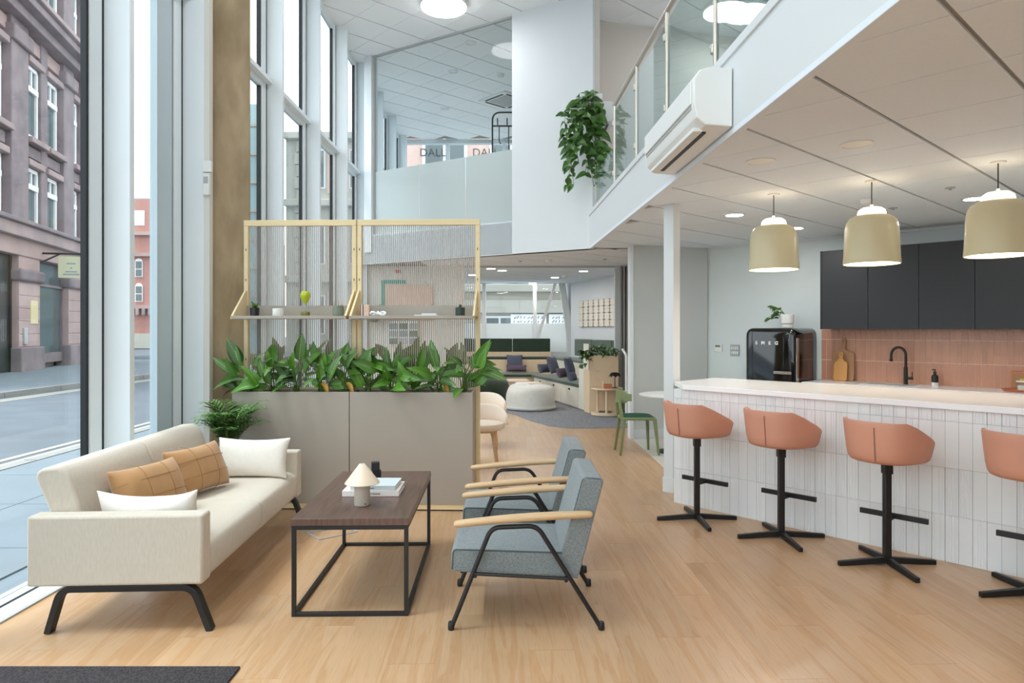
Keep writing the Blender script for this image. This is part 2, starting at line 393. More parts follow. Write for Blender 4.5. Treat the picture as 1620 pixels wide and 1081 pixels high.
def leaf_stripe(name, dark, light, freq, slope, amount):
    """striped leaf: pale chevrons along the side veins and a pale midrib."""
    m = bpy.data.materials.new(name); m.use_nodes = True; MATS[name] = m
    t = m.node_tree; p = t.nodes['Principled BSDF']; p.inputs['Roughness'].default_value = .38; L = t.links.new
    def mth(op, a, b=None):
        n = t.nodes.new('ShaderNodeMath'); n.operation = op
        for i, q in enumerate((a, b)):
            if q is None: continue
            if isinstance(q, (int, float)): n.inputs[i].default_value = q
            else: L(q, n.inputs[i])
        return n.outputs[0]
    tc = t.nodes.new('ShaderNodeTexCoord'); sp = t.nodes.new('ShaderNodeSeparateXYZ'); L(tc.outputs['Generated'], sp.inputs[0])
    d = mth('ABSOLUTE', mth('SUBTRACT', sp.outputs[1], .5))
    s = mth('SINE', mth('MULTIPLY', mth('SUBTRACT', sp.outputs[0], mth('MULTIPLY', d, slope)), freq))
    s = mth('MULTIPLY', mth('GREATER_THAN', s, .45), amount)
    edge = mth('LESS_THAN', d, .34); s = mth('MULTIPLY', s, edge)
    rib = mth('MULTIPLY', mth('LESS_THAN', d, .025), .8)
    f = mth('MAXIMUM', s, rib)
    mx = t.nodes.new('ShaderNodeMix'); mx.data_type = 'RGBA'; L(f, mx.inputs[0]); mx.inputs[6].default_value = lin(dark); mx.inputs[7].default_value = lin(light)
    oi = t.nodes.new('ShaderNodeObjectInfo'); hs = t.nodes.new('ShaderNodeHueSaturation'); mr = t.nodes.new('ShaderNodeMapRange')
    mr.inputs['To Min'].default_value = .75; mr.inputs['To Max'].default_value = 1.3; L(oi.outputs['Random'], mr.inputs[0]); L(mr.outputs[0], hs.inputs['Value'])
    L(mx.outputs[2], hs.inputs['Color']); L(hs.outputs[0], p.inputs['Base Color'])
leaf_stripe('calathea_striped', (50, 92, 26), (150, 182, 120), 62, 1.1, .7)
leaf_stripe('calathea_plain', (78, 126, 36), (112, 154, 70), 50, 1.1, .12)
leaf_stripe('calathea_back', (122, 132, 56), (130, 140, 80), 50, 1.1, .15)
# ------------------------------------------------------------------ the shell
ZC, ZM, ZU = 2.737, 3.243, 6.52                  # low ceiling, mezzanine floor, high ceiling
XG, XF = -2.92, -2.70                            # glass line and inner edge of the glazing fins
YB, YR, XR = -4.0, 17.85, 8.0                    # behind the camera, rear facade, right
Xe = lambda y: 1.476 - .0337 * y                 # mezzanine edge
PA, PB, PC = (-2.92, 12.62), (.03, 10.82), (1.14, 10.07)   # meeting room front
u = Vector((.68, -.733)); n = Vector((.733, .68)); ANG = math.atan2(u.y, u.x)       # bar grid
K0 = Vector((2.85, 10.06)); ku = Vector((.695, -.719)); kn = Vector((.719, .695)); KANG = math.atan2(ku.y, ku.x)

# floor: oak planks, laid nearly straight away from the camera
floor = tag(MB().box(XG - .1, XR, YB, YR + .2, -.12, -.0009).build('floor', 'wood_floor'), 'pale oak plank floor', kind='structure')
PW, PL, dr = .22, 1.5, -.025
pm = MB().box(-PW / 2 + .0003, PW / 2 - .0003, -PL / 2 + .0004, PL / 2 - .0004, -.0034, 0).mesh('plank', 'wood_floor')
for i in range(-12, 26):
    off = ((i * 37) % 11) / 11 * PL
    for j in range(-1, 8):
        yc = 2.0 + off + j * PL; xc = i * PW + dr * yc + .05
        if yc < 1.9 or yc > 11.2 or xc < XF + PW / 2 + .01: continue
        q = Vector((xc, yc)) - Vector((1.454, 6.114))
        if q.dot(n) > .45 and q.dot(u) > -.6: continue             # under the bar and beyond
        if xc > 1.62 and yc > 6.3: continue
        if xc > 1 + yc * .72: continue                             # outside the view
        if xc < -2.2 - 0 and yc > 8: continue
        inst('plank', pm, floor, (xc, yc, 0), (0, 0, -math.atan(dr)))
kf = MB().prism([(1.70, 9.62), (1.69, 6.66), (2.1, 6.3), (6.4, 1.9), (7.9, 3.4), (2.9, 9.95)], -.003, .002)
tag(kf.build('floor_kitchen', 'kitchen_floor'), 'pale stone-coloured kitchen floor', kind='structure')
tag(MB().box(XG - .05, XF, YB, YR, -.003, .006).build('trim_1', 'sill_metal'), 'pale metal floor sill along the glazing', kind='structure')
for k, (a, b, m_) in enumerate(((XF - .012, XF + .012, 'grey_plastic'), (-2.85, -2.832, 'black_gasket'))):
    tag(MB().box(a, b, YB, YR, -.001, .009).build('trim_%d' % (k + 2), m_), 'thin line along the glazing sill', kind='structure')

# glazed street front: fins, frames, panes
def gaskets(o, y, z0, z1):
    MB().box(XG - .02, XG + .036, y - .02, y, z0, z1).build('gasket', 'black_gasket', o)
fins = [-2.95, -1.4, .15, 1.70, 3.25, 4.825, 5.98, 8.03, 9.585, 11.18, 12.72, 14.3, 15.9, 17.5]
for k in range(len(fins)):
    y0 = fins[k]; ya = (fins[k - 1] + .06) if k else YB
    o = struct('window_%d' % (k + 1))
    MB().box(XG, XF, y0, y0 + .06, .006, ZU).build('mullion', 'frame_metal', o, bevel=.004)
    wide = .20 if k == 6 else 0
    MB().box(XG - .03, XG + .035, y0 - .15, y0 - .02, .006, ZU).build('window_frame', 'frame_metal', o, bevel=.003)
    gaskets(o, y0, .006, ZU)
    MB().box(XG - .02, XG + .02, y0 - .176, y0 - .15, .006, ZU).build('gasket', 'black_gasket', o)
    if wide: MB().box(XG - .03, XG + .03, y0 - .42, y0 - .176, .006, ZU).build('side_panel', 'panel_grey', o)
    MB().box(XG - .04, -2.815, ya, y0 - .001, 4.43, 4.485).build('transom', 'frame_metal', o, bevel=.003)
    MB().box(XG - .03, XG + .03, ya, y0 - .15, 6.4, ZU).build('window_frame', 'frame_metal', o)
    MB().box(XG - .03, XG + .03, ya, y0 - .15, 4.36, 4.43).build('window_frame', 'frame_metal', o)
    for a, b in ((.006, 4.36), (4.485, 6.4)):
        MB().box(XG - .012, XG, ya, y0 - .16 - wide * 1.25, a, b).build('pane', 'clear_glass', o)
# glazed corner behind the camera
o = struct('window_20')
for k in range(5):
    x = XG + .02 + k * 1.1
    MB().box(x, x + .07, YB - .1, YB + .1, 0, ZU).build('mullion', 'frame_metal', o)
    if k < 4: MB().box(x + .07, x + 1.1, YB - .01, YB, 0, ZU).build('pane', 'clear_glass', o)
tag(MB().box(1.62, XR + .2, YB - .15, YB, 0, ZU).build('wall_behind', 'white_paint'), kind='structure')
tag(MB().box(XR, XR + .2, YB, 13, 0, ZU).build('wall_right', 'white_paint'), kind='structure')

# slab of the mezzanine and of the room behind
MZ = [(Xe(YB), YB), (XR, YB), (XR, 11.4), (1.25, 11.0), (1.14, 10.07)]
RB = [(XG, 12.62), (1.14, 10.07), (XR, 11), (XR, YR), (XG, YR)]
tag(MB().prism(MZ, ZC + .022, ZM).build('ceiling_slab', 'white_paint'), 'white mezzanine slab edge above the bar', kind='structure')
tag(MB().prism(RB, ZC + .022, ZM).build('ceiling_slab_rear', 'white_paint'), 'white slab under the upstairs meeting room', kind='structure')
y0, y1 = YB, 10.05
tr = MB(); tr.prism([(Xe(y0) - .012, y0), (Xe(y0) + .03, y0), (Xe(y1) + .03, y1), (Xe(y1) - .012, y1)], ZM - .03, ZM + .03)
tag(tr.build('trim_4', 'white_paint', bevel=.004), 'white lip along the top of the mezzanine edge', kind='structure')
tr = MB(); tr.prism([(Xe(y0), y0), (Xe(y0) + .05, y0), (Xe(y1) + .05, y1), (Xe(y1), y1)], ZC - .004, ZC + .03)
tag(tr.build('trim_5', 'ceiling_tile', bevel=.003), 'pale edge trim round the low ceiling', kind='structure')

cu, cn = Vector((.676, -.737)), Vector((.737, .676)); G = .635
def tiles(o, reg, z, bounds, m='ceiling_tile'):
    """square mineral tiles in a grid turned like the bar, cut to the outline of the ceiling."""
    for i in range(-34, 16):
        for j in range(-22, 34):
            a0, b0 = -1.404 + i * G, 3.6 + j * G
            q = [(a0 + .011, b0 + .003), (a0 + G - .011, b0 + .003), (a0 + G - .011, b0 + G - .003), (a0 + .011, b0 + G - .003)]
            p = [tuple(cu * a + cn * b) for a, b in q]
            c = sum((Vector(x) for x in p), Vector((0, 0))) / 4
            if not (bounds[0] < c.x < bounds[1] and bounds[2] < c.y < bounds[3]): continue
            p = clip(p, reg)
            if len(p) < 3 or area(p) < .01: continue
            MB().prism(p, z, z + .02).build('ceiling_tile', m, o)
inset = [(Xe(1.0) + .05, 1.0), (XR, 1.0), (XR, 11.0), (1.25, 11.0), (Xe(10.07) + .05, 10.07)]
low = tag(MB().prism(MZ, ZC + .012, ZC + .022).build('ceiling_low', 'ceiling_grid'), 'pale tiled low ceiling over the bar', kind='structure')
KREG = [(Xe(.9) + .05, .9), (7.9, 4.85), tuple(K0), (1.66, 9.98), (Xe(9.9) + .05, 9.98)]
tiles(low, KREG, ZC, (1, 6.6, .9, 10.2))
lowr = tag(MB().prism(RB, ZC + .012, ZC + .022).build('ceiling_rear', 'ceiling_grid'), 'pale tiled low ceiling over the rear lounge', kind='structure')
tiles(lowr, [(-1.6, 11.85), (1.14, 10.1), (2.9, 10.3), (2.9, YR), (-1.6, YR)], ZC, (-1.6, 2.8, 9.9, 17.8))
up = tag(MB().prism([(XG, YB), (XR, YB), (XR, 12.7), (1.3, 11.0), (1.3, YR), (XG, YR)], ZU + .012, ZU + .2).build('ceiling_high', 'ceiling_grid'), 'white tiled high ceiling over the void and upstairs', kind='structure')
tiles(up, [(-2.9, 9.2), (6, 9.2), (6, 12.1), (1.3, YR), (-2.9, YR)], ZU, (-3.5, 5, 8.9, 17.9), 'ceiling_tile_high')
# plain boards where the tiles run out of the picture
tag(MB().prism([(XG, YB), (XR, YB), (XR, 9.2), (XG, 9.2)], ZU - .002, ZU + .011).build('ceiling_void', 'ceiling_tile_high'), kind='structure')

# meeting room front: bulkhead, white wall, glass
d = (Vector(PC) - Vector(PA)).normalized(); pn = Vector((-d.y, d.x))     # pn points away from the camera
pp = lambda t, k=0: tuple(Vector(PA) + d * t + pn * k)
T1 = (Vector(PB) - Vector(PA)).length; T2 = (Vector(PC) - Vector(PA)).length
def slab(t0, t1, k0, k1, z0, z1): return MB().prism([pp(t0, k0), pp(t1, k0), pp(t1, k1), pp(t0, k1)], z0, z1)
tag(slab(0, T2 + .0, 0, .12, ZC, ZM + .02).build('wall_bulkhead', 'white_paint'), 'white bulkhead under the meeting room glass', kind='structure')
tag(slab(T1, T2 + .06, -.012, .12, ZC, ZU).build('wall_void', 'white_paint'), 'tall white wall beside the meeting room glass', kind='structure')
tag(slab(.27, .45, -.02, .14, ZM - .3, ZU).build('trim_6', 'white_paint', bevel=.004), 'white post between glazing and meeting room glass', kind='structure')
o = struct('window_21', 'frameless meeting room glass with frosted lower band')
def tpx(px):
    k = (px - CX) / F; return (k * PA[1] - PA[0]) / (d.x - k * d.y)
seams = [.45, tpx(660), tpx(733), T1]
for a, b in zip(seams, seams[1:]):
    pz = slab(a + .004, b - .004, .045, .057, ZM + .02, ZU - .02).build('pane', 'partition_glass', o)
    slab(a + .004, b - .004, .058, .062, ZM + .02, 4.41).build('frosted_film', 'frosted_glass', o)
slab(.45, T1, .03, .075, ZU - .03, ZU).build('head_channel', 'grey_plastic', o)
slab(T1 - .02, T1, .03, .075, ZM + .02, ZU).build('side_channel', 'grey_plastic', o)
slab(.45, .475, .03, .075, ZM + .02, ZU).build('side_channel', 'grey_plastic', o)
# meeting room side wall and the beige wall upstairs, roof left open behind so sky lights the frosted pane
tag(MB().prism([(1.19, 10.1), (1.30, 10.1), (1.42, YR), (1.31, YR)], ZM, ZU).build('wall_meeting', 'beige_paint'), kind='structure')
bw = lambda x: 10.98 + (x - 1.33) * .26
def bwall(x0, x1, z0, z1, name, m='beige_paint'):
    return tag(MB().prism([(x0, bw(x0)), (x1, bw(x1)), (x1, bw(x1) + .12), (x0, bw(x0) + .12)], z0, z1).build(name, m), kind='structure')
bwall(1.24, 1.86, 4.42, ZU, 'wall_upstairs'); bwall(1.86, XR, ZM, ZU, 'wall_upstairs_right')
o = struct('window_22', 'bright frosted low window upstairs behind the railing')
MB().prism([(1.26, bw(1.26) + .03), (1.86, bw(1.86) + .03), (1.86, bw(1.86) + .04), (1.26, bw(1.26) + .04)], ZM, 4.42).build('pane', 'frosted_glass', o)

# low walls: grey wall by the green chair, kitchen wall, rear walls
tag(MB().prism([(1.71, 9.63), (2.86, 10.0), (2.86, 10.16), (1.71, 9.77)], 0, ZC).build('wall_grey', 'grey_paint'), 'grey wall behind the green chair', kind='structure')
tag(MB().prism([(1.66, 9.60), (1.712, 9.60), (1.712, 9.80), (1.66, 9.80)], 0, ZC).build('trim_7', 'white_paint', bevel=.004), 'white end trim of the grey wall', kind='structure')
tag(MB().prism([(1.712, 9.615), (2.85, 9.98), (2.85, 9.995), (1.712, 9.63)], 0, .13).build('baseboard_grey', 'white_paint'), kind='structure')
kp = lambda t, k=0: tuple(K0 + ku * t + kn * k)
tag(MB().prism([kp(0), kp(6.6), kp(6.6, .15), kp(0, .15)], 0, ZC).build('wall_kitchen', 'kitchen_paint'), 'pale grey kitchen wall', kind='structure')
tag(MB().prism([kp(0, -.02), kp(6.6, -.02), kp(6.6), kp(0)], ZC - .035, ZC).build('trim_8', 'white_paint'), 'white cornice strip on the kitchen wall', kind='structure')
tag(MB().box(XG, -.90, 12.8, 12.95, 0, ZC).build('wall_rear_left', 'cream_paint'), 'cream wall behind the slatted screen', kind='structure')
tag(MB().box(-.9, 2.06, 12.8, 12.86, ZC - .03, ZC).build('trim_9', 'grey_plastic'), 'grey head trim of the lounge opening', kind='structure')
tag(MB().box(1.93, 2.04, 12.78, 12.9, 0, ZC).build('trim_10', 'grey_paint'), 'grey jamb of the lounge opening', kind='structure')
tag(MB().prism([(2.98, 12.86), (1.42, YR), (1.55, YR), (3.1, 12.86)], 0, ZC).build('wall_lounge', 'white_paint'), 'white lounge wall that carries the tile panel', kind='structure')
tag(MB().prism([(2.05, 12.86), (3.1, 12.86), (3.1, 12.95), (2.05, 12.95)], 0, ZC).build('wall_lounge_return', 'grey_paint'), kind='structure')
# rear facade: solid parts and the windows of both floors
for k, (x0, x1, z0, z1) in enumerate(((XG, -1.25, 0, ZC), (-1.25, 2, 0, .95), (XG, 2, ZC, 4.15), (XG, 2, 6.42, ZU), (1.5, 2.2, 0, ZC))):
    tag(MB().box(x0, x1, YR, YR + .2, z0, z1).build('wall_rear_%d' % k, 'white_paint'), kind='structure')
o = struct('window_23', 'lounge window with frosted lower band')
for x in (-.727, .595): MB().box(x - .045, x + .045, YR - .12, YR + .1, .95, ZC).build('mullion', 'window_white', o, bevel=.005)
for a, b in ((-1.25, -.772), (-.682, .55), (.64, 1.5)):
    MB().box(a, b, YR, YR + .01, .95, ZC).build('pane', 'clear_glass', o)
    MB().box(a, b, YR - .004, YR - .001, .95, 1.70).build('frosted_film', 'frosted_glass', o)
o = struct('window_24', 'upstairs rear window of the meeting room')
for x in (-2.9, -1.68, -.2, 1.25): MB().box(x - .05, x + .05, YR - .06, YR + .1, 4.15, 6.42).build('mullion', 'frame_metal', o)
MB().box(XG, 1.4, YR, YR + .01, 4.15, 6.42).build('pane', 'clear_glass', o)
br = MB(); br.bar((.62, YR - .25, 1.2), (1.12, YR - .25, ZC), .07, .07, (0, 1, 0))
tag(br.build('steel_brace', 'window_white'), 'white diagonal steel brace in front of the lounge window', 'brace')
br = MB(); br.loft([[(x, y, 0) for x, y in ((1.62, 17.55), (1.80, 17.55), (1.80, 17.72), (1.62, 17.72))], [(x, y, ZC) for x, y in ((1.21, 17.55), (1.37, 17.55), (1.37, 17.72), (1.21, 17.72))]])
tag(br.build('leaning_column', 'grey_paint'), 'grey leaning column beside the lounge window', 'column')

# concrete column, cable trunking and detectors beside it
q = Vector((-2.64, 6.37)); a = math.atan2(q.x, q.y)
o = MB(Matrix.Translation((q.x, q.y, 0)) @ Matrix.Rotation(-a, 4, 'Z')).prism([(-.18, -.17), (-.17, -.18), (.17, -.18), (.18, -.17), (.18, .18), (-.18, .18)], 0, ZU)
tag(o.build('concrete_column', 'concrete'), 'tall bare concrete column beside the slatted screen', 'column', kind='structure')
tag(MB().box(-2.70, -2.652, 5.985, 6.05, 0, ZU).build('trim_11', 'cream_paint'), 'cream cable trunking beside the concrete column', kind='structure')
t = thing('motion_detector', 'white motion detector on the cream trunking by the concrete column', 'detector', (-2.665, 5.985, 2.72))
MB().box(-.03, .03, -.045, 0, 0, .19).build('housing', 'white_plastic', t, bevel=.008)
MB().box(-.02, .02, -.05, -.044, .10, .16).build('lens', 'grey_plastic', t, bevel=.004)
MB().box(-.035, .045, -.04, 0, .2, .30).build('junction_box', 'white_plastic', t, bevel=.006)
# ------------------------------------------------------------------ outdoors
def stag(o, label): return tag(o, label, kind='structure')
stag(MB().box(-90, XG - .06, -40, 140, -.5, -.06).build('road', 'asphalt'), 'grey asphalt street outside')
stag(MB().box(-5.6, XG - .05, -30, 70, -.3, .0).build('pavement_near', 'pavement'), 'near pavement outside the glazing')
stag(MB().box(-20, -11.9, -30, 34, -.3, .05).build('pavement_far', 'pavement'), 'far pavement across the street')
for k in range(22):
    tag(MB().box(-12.05, -11.88, -8 + k * 2, -8 + k * 2 + 1.97, -.2, .07).build('kerb_stone', 'kerb', bpy.data.objects['pavement_far']))
    tag(MB().box(-5.72, -5.55, -8 + k * 2, -8 + k * 2 + 1.97, -.2, .02).build('kerb_stone', 'kerb', bpy.data.objects['pavement_near']))
pav = MB().box(-.595, .595, -.595, .595, 0, .012).mesh('paving_slab', 'pavement')
for i in range(2):
    for j in range(12): inst('paving_slab', pav, bpy.data.objects['pavement_near'], (-3.75 - i * 1.2, .6 + j * 1.2, 0))
for k, x in enumerate((-6.0, -6.22, -11.55, -11.33)):
    stag(MB().box(x - .05, x + .05, -20, 60, -.07, -.052).build('road_line_%d' % k, 'road_paint'), 'pale line painted along the kerb')
stag(MB().box(-60, 60, 22, 120, -.5, -.055).build('ground_rear', 'asphalt'), 'ground behind the building')

# sandstone building across the street; s runs along its front, -y faces the street
bs = thing('sandstone_building', 'purple-grey sandstone building with white sash windows across the street', 'building', (-17.25, 23, 0), math.atan2(.97, -.243))
S0, S1 = -8, 8.4
MB().box(S0, S1, .35, 2.6, 0, 17).build('wall', 'sandstone', bs)
piersU = [(-3.2, -1.9), (.85, 2.2), (5.5, 6.6), (7.6, 8.4)]
for a, b in piersU: MB().box(a, b, .0, .4, 4.9, 16.6).build('pilaster', 'sandstone_dark', bs, bevel=.03)
for a, b in piersU:
    MB().box(a - .1, b + .1, -.15, .35, 11.7, 12.25).build('capital', 'sandstone_dark', bs, bevel=.06)
for z, h, out, m_ in ((4.75, .45, -.45, 'sandstone'), (5.2, .15, -.6, 'sandstone_dark'), (12.55, .35, -.35, 'sandstone_dark'), (12.9, .3, -.7, 'sandstone_dark'), (13.2, .18, -.85, 'sandstone'), (12.0, .5, .15, 'sandstone_pink'), (16.6, .5, -.6, 'sandstone_dark')):
    MB().box(S0, S1 + .2, out, .4, z, z + h).build('cornice', m_, bs, bevel=.03)
wins = [(-6.2, -5.2), (-4.7, -3.6), (-1.5, .55), (2.5, 3.5), (4.2, 5.3), (6.85, 7.45)]
for a, b in wins:
    for z0, z1 in ((5.45, 7.6), (8.75, 11.45), (13.5, 16.2)):
        wn = MB()
        wn.box(a, a + .12, .2, .36, z0, z1).box(b - .12, b, .2, .36, z0, z1).box(a, b, .2, .36, z1 - .14, z1).box(a, b, .2, .36, z0, z0 + .12)
        zt = z0 + (z1 - z0) * .68
        wn.box(a, b, .18, .36, zt - .1, zt + .1).box((a + b) / 2 - .04, (a + b) / 2 + .04, .22, .36, zt, z1)
        wo = wn.build('window', 'window_white', bs)
        MB().box(a + .1, b - .1, .28, .33, z0 + .1, z1 - .1).build('pane', 'dark_glass', wo)
        MB().box(a - .25, b + .25, -.12, .4, z0 - .28, z0 - .06).build('window_sill', 'sandstone', bs, bevel=.03)
        MB().box(a - .2, b + .2, .0, .4, z1 + .04, z1 + .28).build('lintel', 'sandstone', bs, bevel=.03)
    MB().box(a - .12, b + .12, .12, .38, 7.98, 8.4).build('panel', 'sandstone_dark', bs, bevel=.03)
for a, b in ((3.45, 4.25), ): MB().box(a + .1, b - .1, .1, .4, 5.3, 16.6).build('mullion_pier', 'sandstone_dark', bs, bevel=.03)
# ground floor: piers of dressed blocks, shop windows, door
for a, b in ((-3.4, -1.7), (1.0, 2.72), (5.5, 6.9), (7.3, 8.4)):
    pr = MB().box(a, b, -.15, .4, 0, 4.2).build('pier', 'sandstone_pink', bs)
    MB().box(a - .12, b + .12, -.3, .3, 0, .9).build('plinth', 'sandstone_dark', pr, bevel=.04)
    MB().box(a - .12, b + .12, -.32, .3, 3.25, 3.7).build('capital', 'sandstone_dark', pr, bevel=.1, seg=3)
    for k in range(5): MB().box(a + .01, b - .01, -.17, .3, .92 + k * .46, 1.36 + k * .46).build('stone_block', 'sandstone_pink', pr, bevel=.02)
MB().box(S0, S1, -.2, .35, 4.15, 4.76).build('fascia', 'sandstone_pink', bs, bevel=.03)
for a, b in ((-8, -3.4), (2.72, 5.5), (6.9, 7.3)):
    wf = MB().box(a, b, .02, .3, .25, .62).box(a, b, .05, .14, 3.2, 3.3).box(a, a + .08, .05, .2, .6, 4.15).box(b - .08, b, .05, .2, .6, 4.15).build('shop_window', 'sandstone_dark', bs)
    MB().box(a + .05, b - .05, .12, .15, .6, 4.15).build('pane', 'dark_glass', wf)
dw = MB().box(-1.7, 1.0, .1, .3, 0, 4.15).build('entrance', 'dark_interior', bs)
MB().box(-1.6, .9, .08, .12, 2.75, 2.85).box(-.4, -.3, .06, .12, 0, 4.1).box(.85, .95, .04, .12, 0, 4.1).build('door_frame', 'black_metal', dw)
pl = MB().box(1.85, 2.45, -.2, -.17, 1.75, 2.6).build('wall_plate', 'brass_plate', bs)
MB().box(1.28, 1.52, -.24, -.17, 1.0, 1.6).build('intercom', 'grey_plastic', bs, bevel=.02)
hs = MB(); hs.bar((2.85, -.2, 4.42), (2.85, -1.75, 4.42), .07, .07); hs.bar((2.85, -.2, 4.1), (2.85, -.8, 4.42), .05, .05)
hp = thing('hanging_sign', 'pale green hanging sign board on a bracket across the street', 'sign', (-17.25, 23, 0), math.atan2(.97, -.243))
hs.build('bracket', 'black_metal', hp)
MB().box(2.82, 2.88, -1.62, -.72, 3.5, 4.32).build('board', 'sign_board', hp, bevel=.01)
for z, wd in ((4.05, .3), (3.88, .06), (3.74, .4), (3.64, .56)):
    MB().box(2.812, 2.819, -1.17 - wd / 2, -1.17 + wd / 2, z - .025, z + .025).build('print_line', 'slate', hp)
# the corner of that terrace turns away
bt = thing('sandstone_corner_house', 'dark sandstone corner house beyond the hanging sign', 'building', (-20.2, 32.2, 0), math.atan2(.78, -.62))
MB().box(.3, 9, .2, 1.6, 0, 18).build('wall', 'sandstone', bt)
for k in range(3):
    MB().box(.3 + k * 3, 1.2 + k * 3, -.1, .3, 0, 17).build('pilaster', 'sandstone_dark', bt, bevel=.04)
    for z in (5.5, 9, 13.3):
        wo = MB().box(1.6 + k * 3, 2.9 + k * 3, .1, .22, z, z + 2.4).build('window', 'window_white', bt); MB().box(1.72 + k * 3, 2.78 + k * 3, .08, .12, z + .12, z + 2.28).build('pane', 'dark_glass', wo)
for z in (4.8, 12.8, 17): MB().box(-.3, 9.2, -.5, .3, z, z + .4).build('cornice', 'sandstone_dark', bt, bevel=.05)

# red brick building far down the street
rb = thing('red_brick_building', 'red brick building with arched white windows far down the street', 'building', (-36, 55, 0))
MB().box(0, 15, 0, 8, 0, 9.3).build('wall', 'red_brick', rb)
MB().box(0, 15, -.12, .2, 0, 1.2).build('plinth', 'stone_cream', rb)
for z in (3.2, 7.4, 9.1): MB().box(-.2, 15.2, -.3, .3, z, z + .28).build('cornice', 'sandstone_pink', rb)
MB().box(2.5, 12.5, .5, 7, 9.3, 12.2).build('mansard', 'slate', rb); MB().box(5.2, 8.4, -.1, 3, 9.4, 12.0).build('gable', 'red_brick', rb)
for k in range(6):
    x = .5 + k * 2.35 + .45
    for z in (3.9, 6.2) if 0 else (3.75, 5.75):
        p = [(x, z), (x + .62, z), (x + .62, z + 1.2)] + arc(x + .31, z + 1.2, .31, 0, 180, 8)[1:-1] + [(x, z + 1.2)]
        wo = MB().prof(p, -.06, .1).build('window', 'window_white', rb)
        MB().box(x + .08, x + .54, -.1, 0, z + .08, z + .6).build('pane', 'dark_glass', wo); MB().box(x + .08, x + .54, -.1, 0, z + .7, z + 1.25).build('pane', 'dark_glass', wo)
    for j in range(4): MB().box(x - .3 + j * .5, x - .05 + j * .5, -.35, .1, 2.7, 3.2).build('bracket_stone', 'sandstone', rb)
    MB().box(x - .1, x + .8, -.12, .1, 9.9, 11.1).build('dormer_window', 'window_white', rb)
# pale stone building with quoins and a glazed tower, seen above the screen
st = thing('pale_stone_building', 'pale stone building with stepped quoins seen through the tall glazing', 'building', (-14.9, 45, 0))
MB().box(0, 4.8, 0, 14, 0, 14.3).build('wall', 'stone_cream', st)
for k in range(17):
    l = .75 if k % 2 else .5
    MB().box(1.0 - l / 2, 1.0 + l / 2 + .2, -.2, .2, .4 + k * .8, 1.12 + k * .8).build('quoin', 'stone_cream', st)
for z in (4.6, 9.6, 14.0): MB().box(-.0, 5.0, -.5, .3, z, z + .45).build('cornice', 'stone_cream', st, bevel=.05)
for k in range(3):
    for z in (1.2, 5.8, 10.8):
        MB().box(1.55 + k * 1.2, 1.78 + k * 1.2, -.06, .1, z - .3, z + 2.9).build('brick_panel', 'pink_brick', st)
        wo = MB().box(1.8 + k * 1.2, 2.6 + k * 1.2, -.08, .2, z, z + 2.6).build('window', 'window_white', st); MB().box(1.88 + k * 1.2, 2.52 + k * 1.2, -.1, 0, z + .1, z + 2.5).build('pane', 'dark_glass', wo)
tw = thing('glazed_tower', 'pale teal glazed tower behind the concrete column', 'building', (-19.6, 42, 0))
MB().box(0, 4.4, 0, 2.6, 0, 15.4).build('wall', 'tower_glass', tw)
for k in range(9): MB().box(-.05, 4.45, -.08, 0, k * 1.75, k * 1.75 + .18).build('floor_band', 'stone_pale', tw)
for k in range(4): MB().box(k * 1.1, k * 1.1 + .1, -.12, 0, 0, 15.4).build('mullion', 'window_white', tw)
# building behind the lounge
rg = thing('rear_stone_building', 'cream stone building with pierced grille panels behind the lounge windows', 'building', (-9, 26, 0))
MB().box(4.9, 18, 0, 6, -.1, 5.0).build('wall', 'stone_cream', rg)
MB().box(4.9, 18, .05, 6, 5.0, 12).build('upper_wall', 'pink_brick', rg)
for z, h, o_ in ((2.15, .5, -.25), (2.95, .3, -.35), (4.8, .3, -.3)): MB().box(4.85, 18.1, o_, .2, z, z + h).build('cornice', 'stone_pale', rg, bevel=.03)
for k in range(2, 7):
    x = .3 + k * 2.55
    for z0, z1, m_ in ((1.2, 2.05, 'dark_glass'), (3.2, 4.6, 'dark_glass')):
        wo = MB().box(x, x + 1.15, -.06, .1, z0, z1).build('window', 'window_white', rg)
        MB().box(x + .08, x + .54, -.09, 0, z0 + .1, z1 - .08).build('pane', m_, wo); MB().box(x + .62, x + 1.07, -.09, 0, z0 + .1, z1 - .08).build('pane', m_, wo)
    MB().box(x + .2, x + 1.9, -.12, .1, 6.9, 9.6).build('window', 'window_white', rg)
    pp_ = MB().box(x + .32, x + .98, -.15, 0, 7.05, 9.45).box(x + 1.1, x + 1.78, -.15, 0, 7.05, 9.45).build('pane', 'dark_glass', rg)
def grille(x):
    g = MB().box(x, x + 1.35, -.14, 0, 1.72, 2.12).build('grille_panel', 'window_white', rg)
    rr = random.Random(int(x * 10)); mb = MB()
    for i in range(9):
        for j in range(2): mb.bar((x + .12 + i * .13, -.15, 1.80 + j * .15), (x + .16 + i * .13 + rr.uniform(-.03, .05), -.15, 1.88 + j * .15 + rr.uniform(-.03, .02)), .02, .03, (0, 1, 0))
    mb.build('pierced_pattern', 'dark_interior', g)
for x in (8.95, 10.4, 11.85): grille(x)
for x in (5.9, 7.9): text('DALL', .42, 'ink', rg, Matrix.Translation((x + .1, -.17, 8.1)) @ Matrix.Rotation(R(90), 4, 'X'))
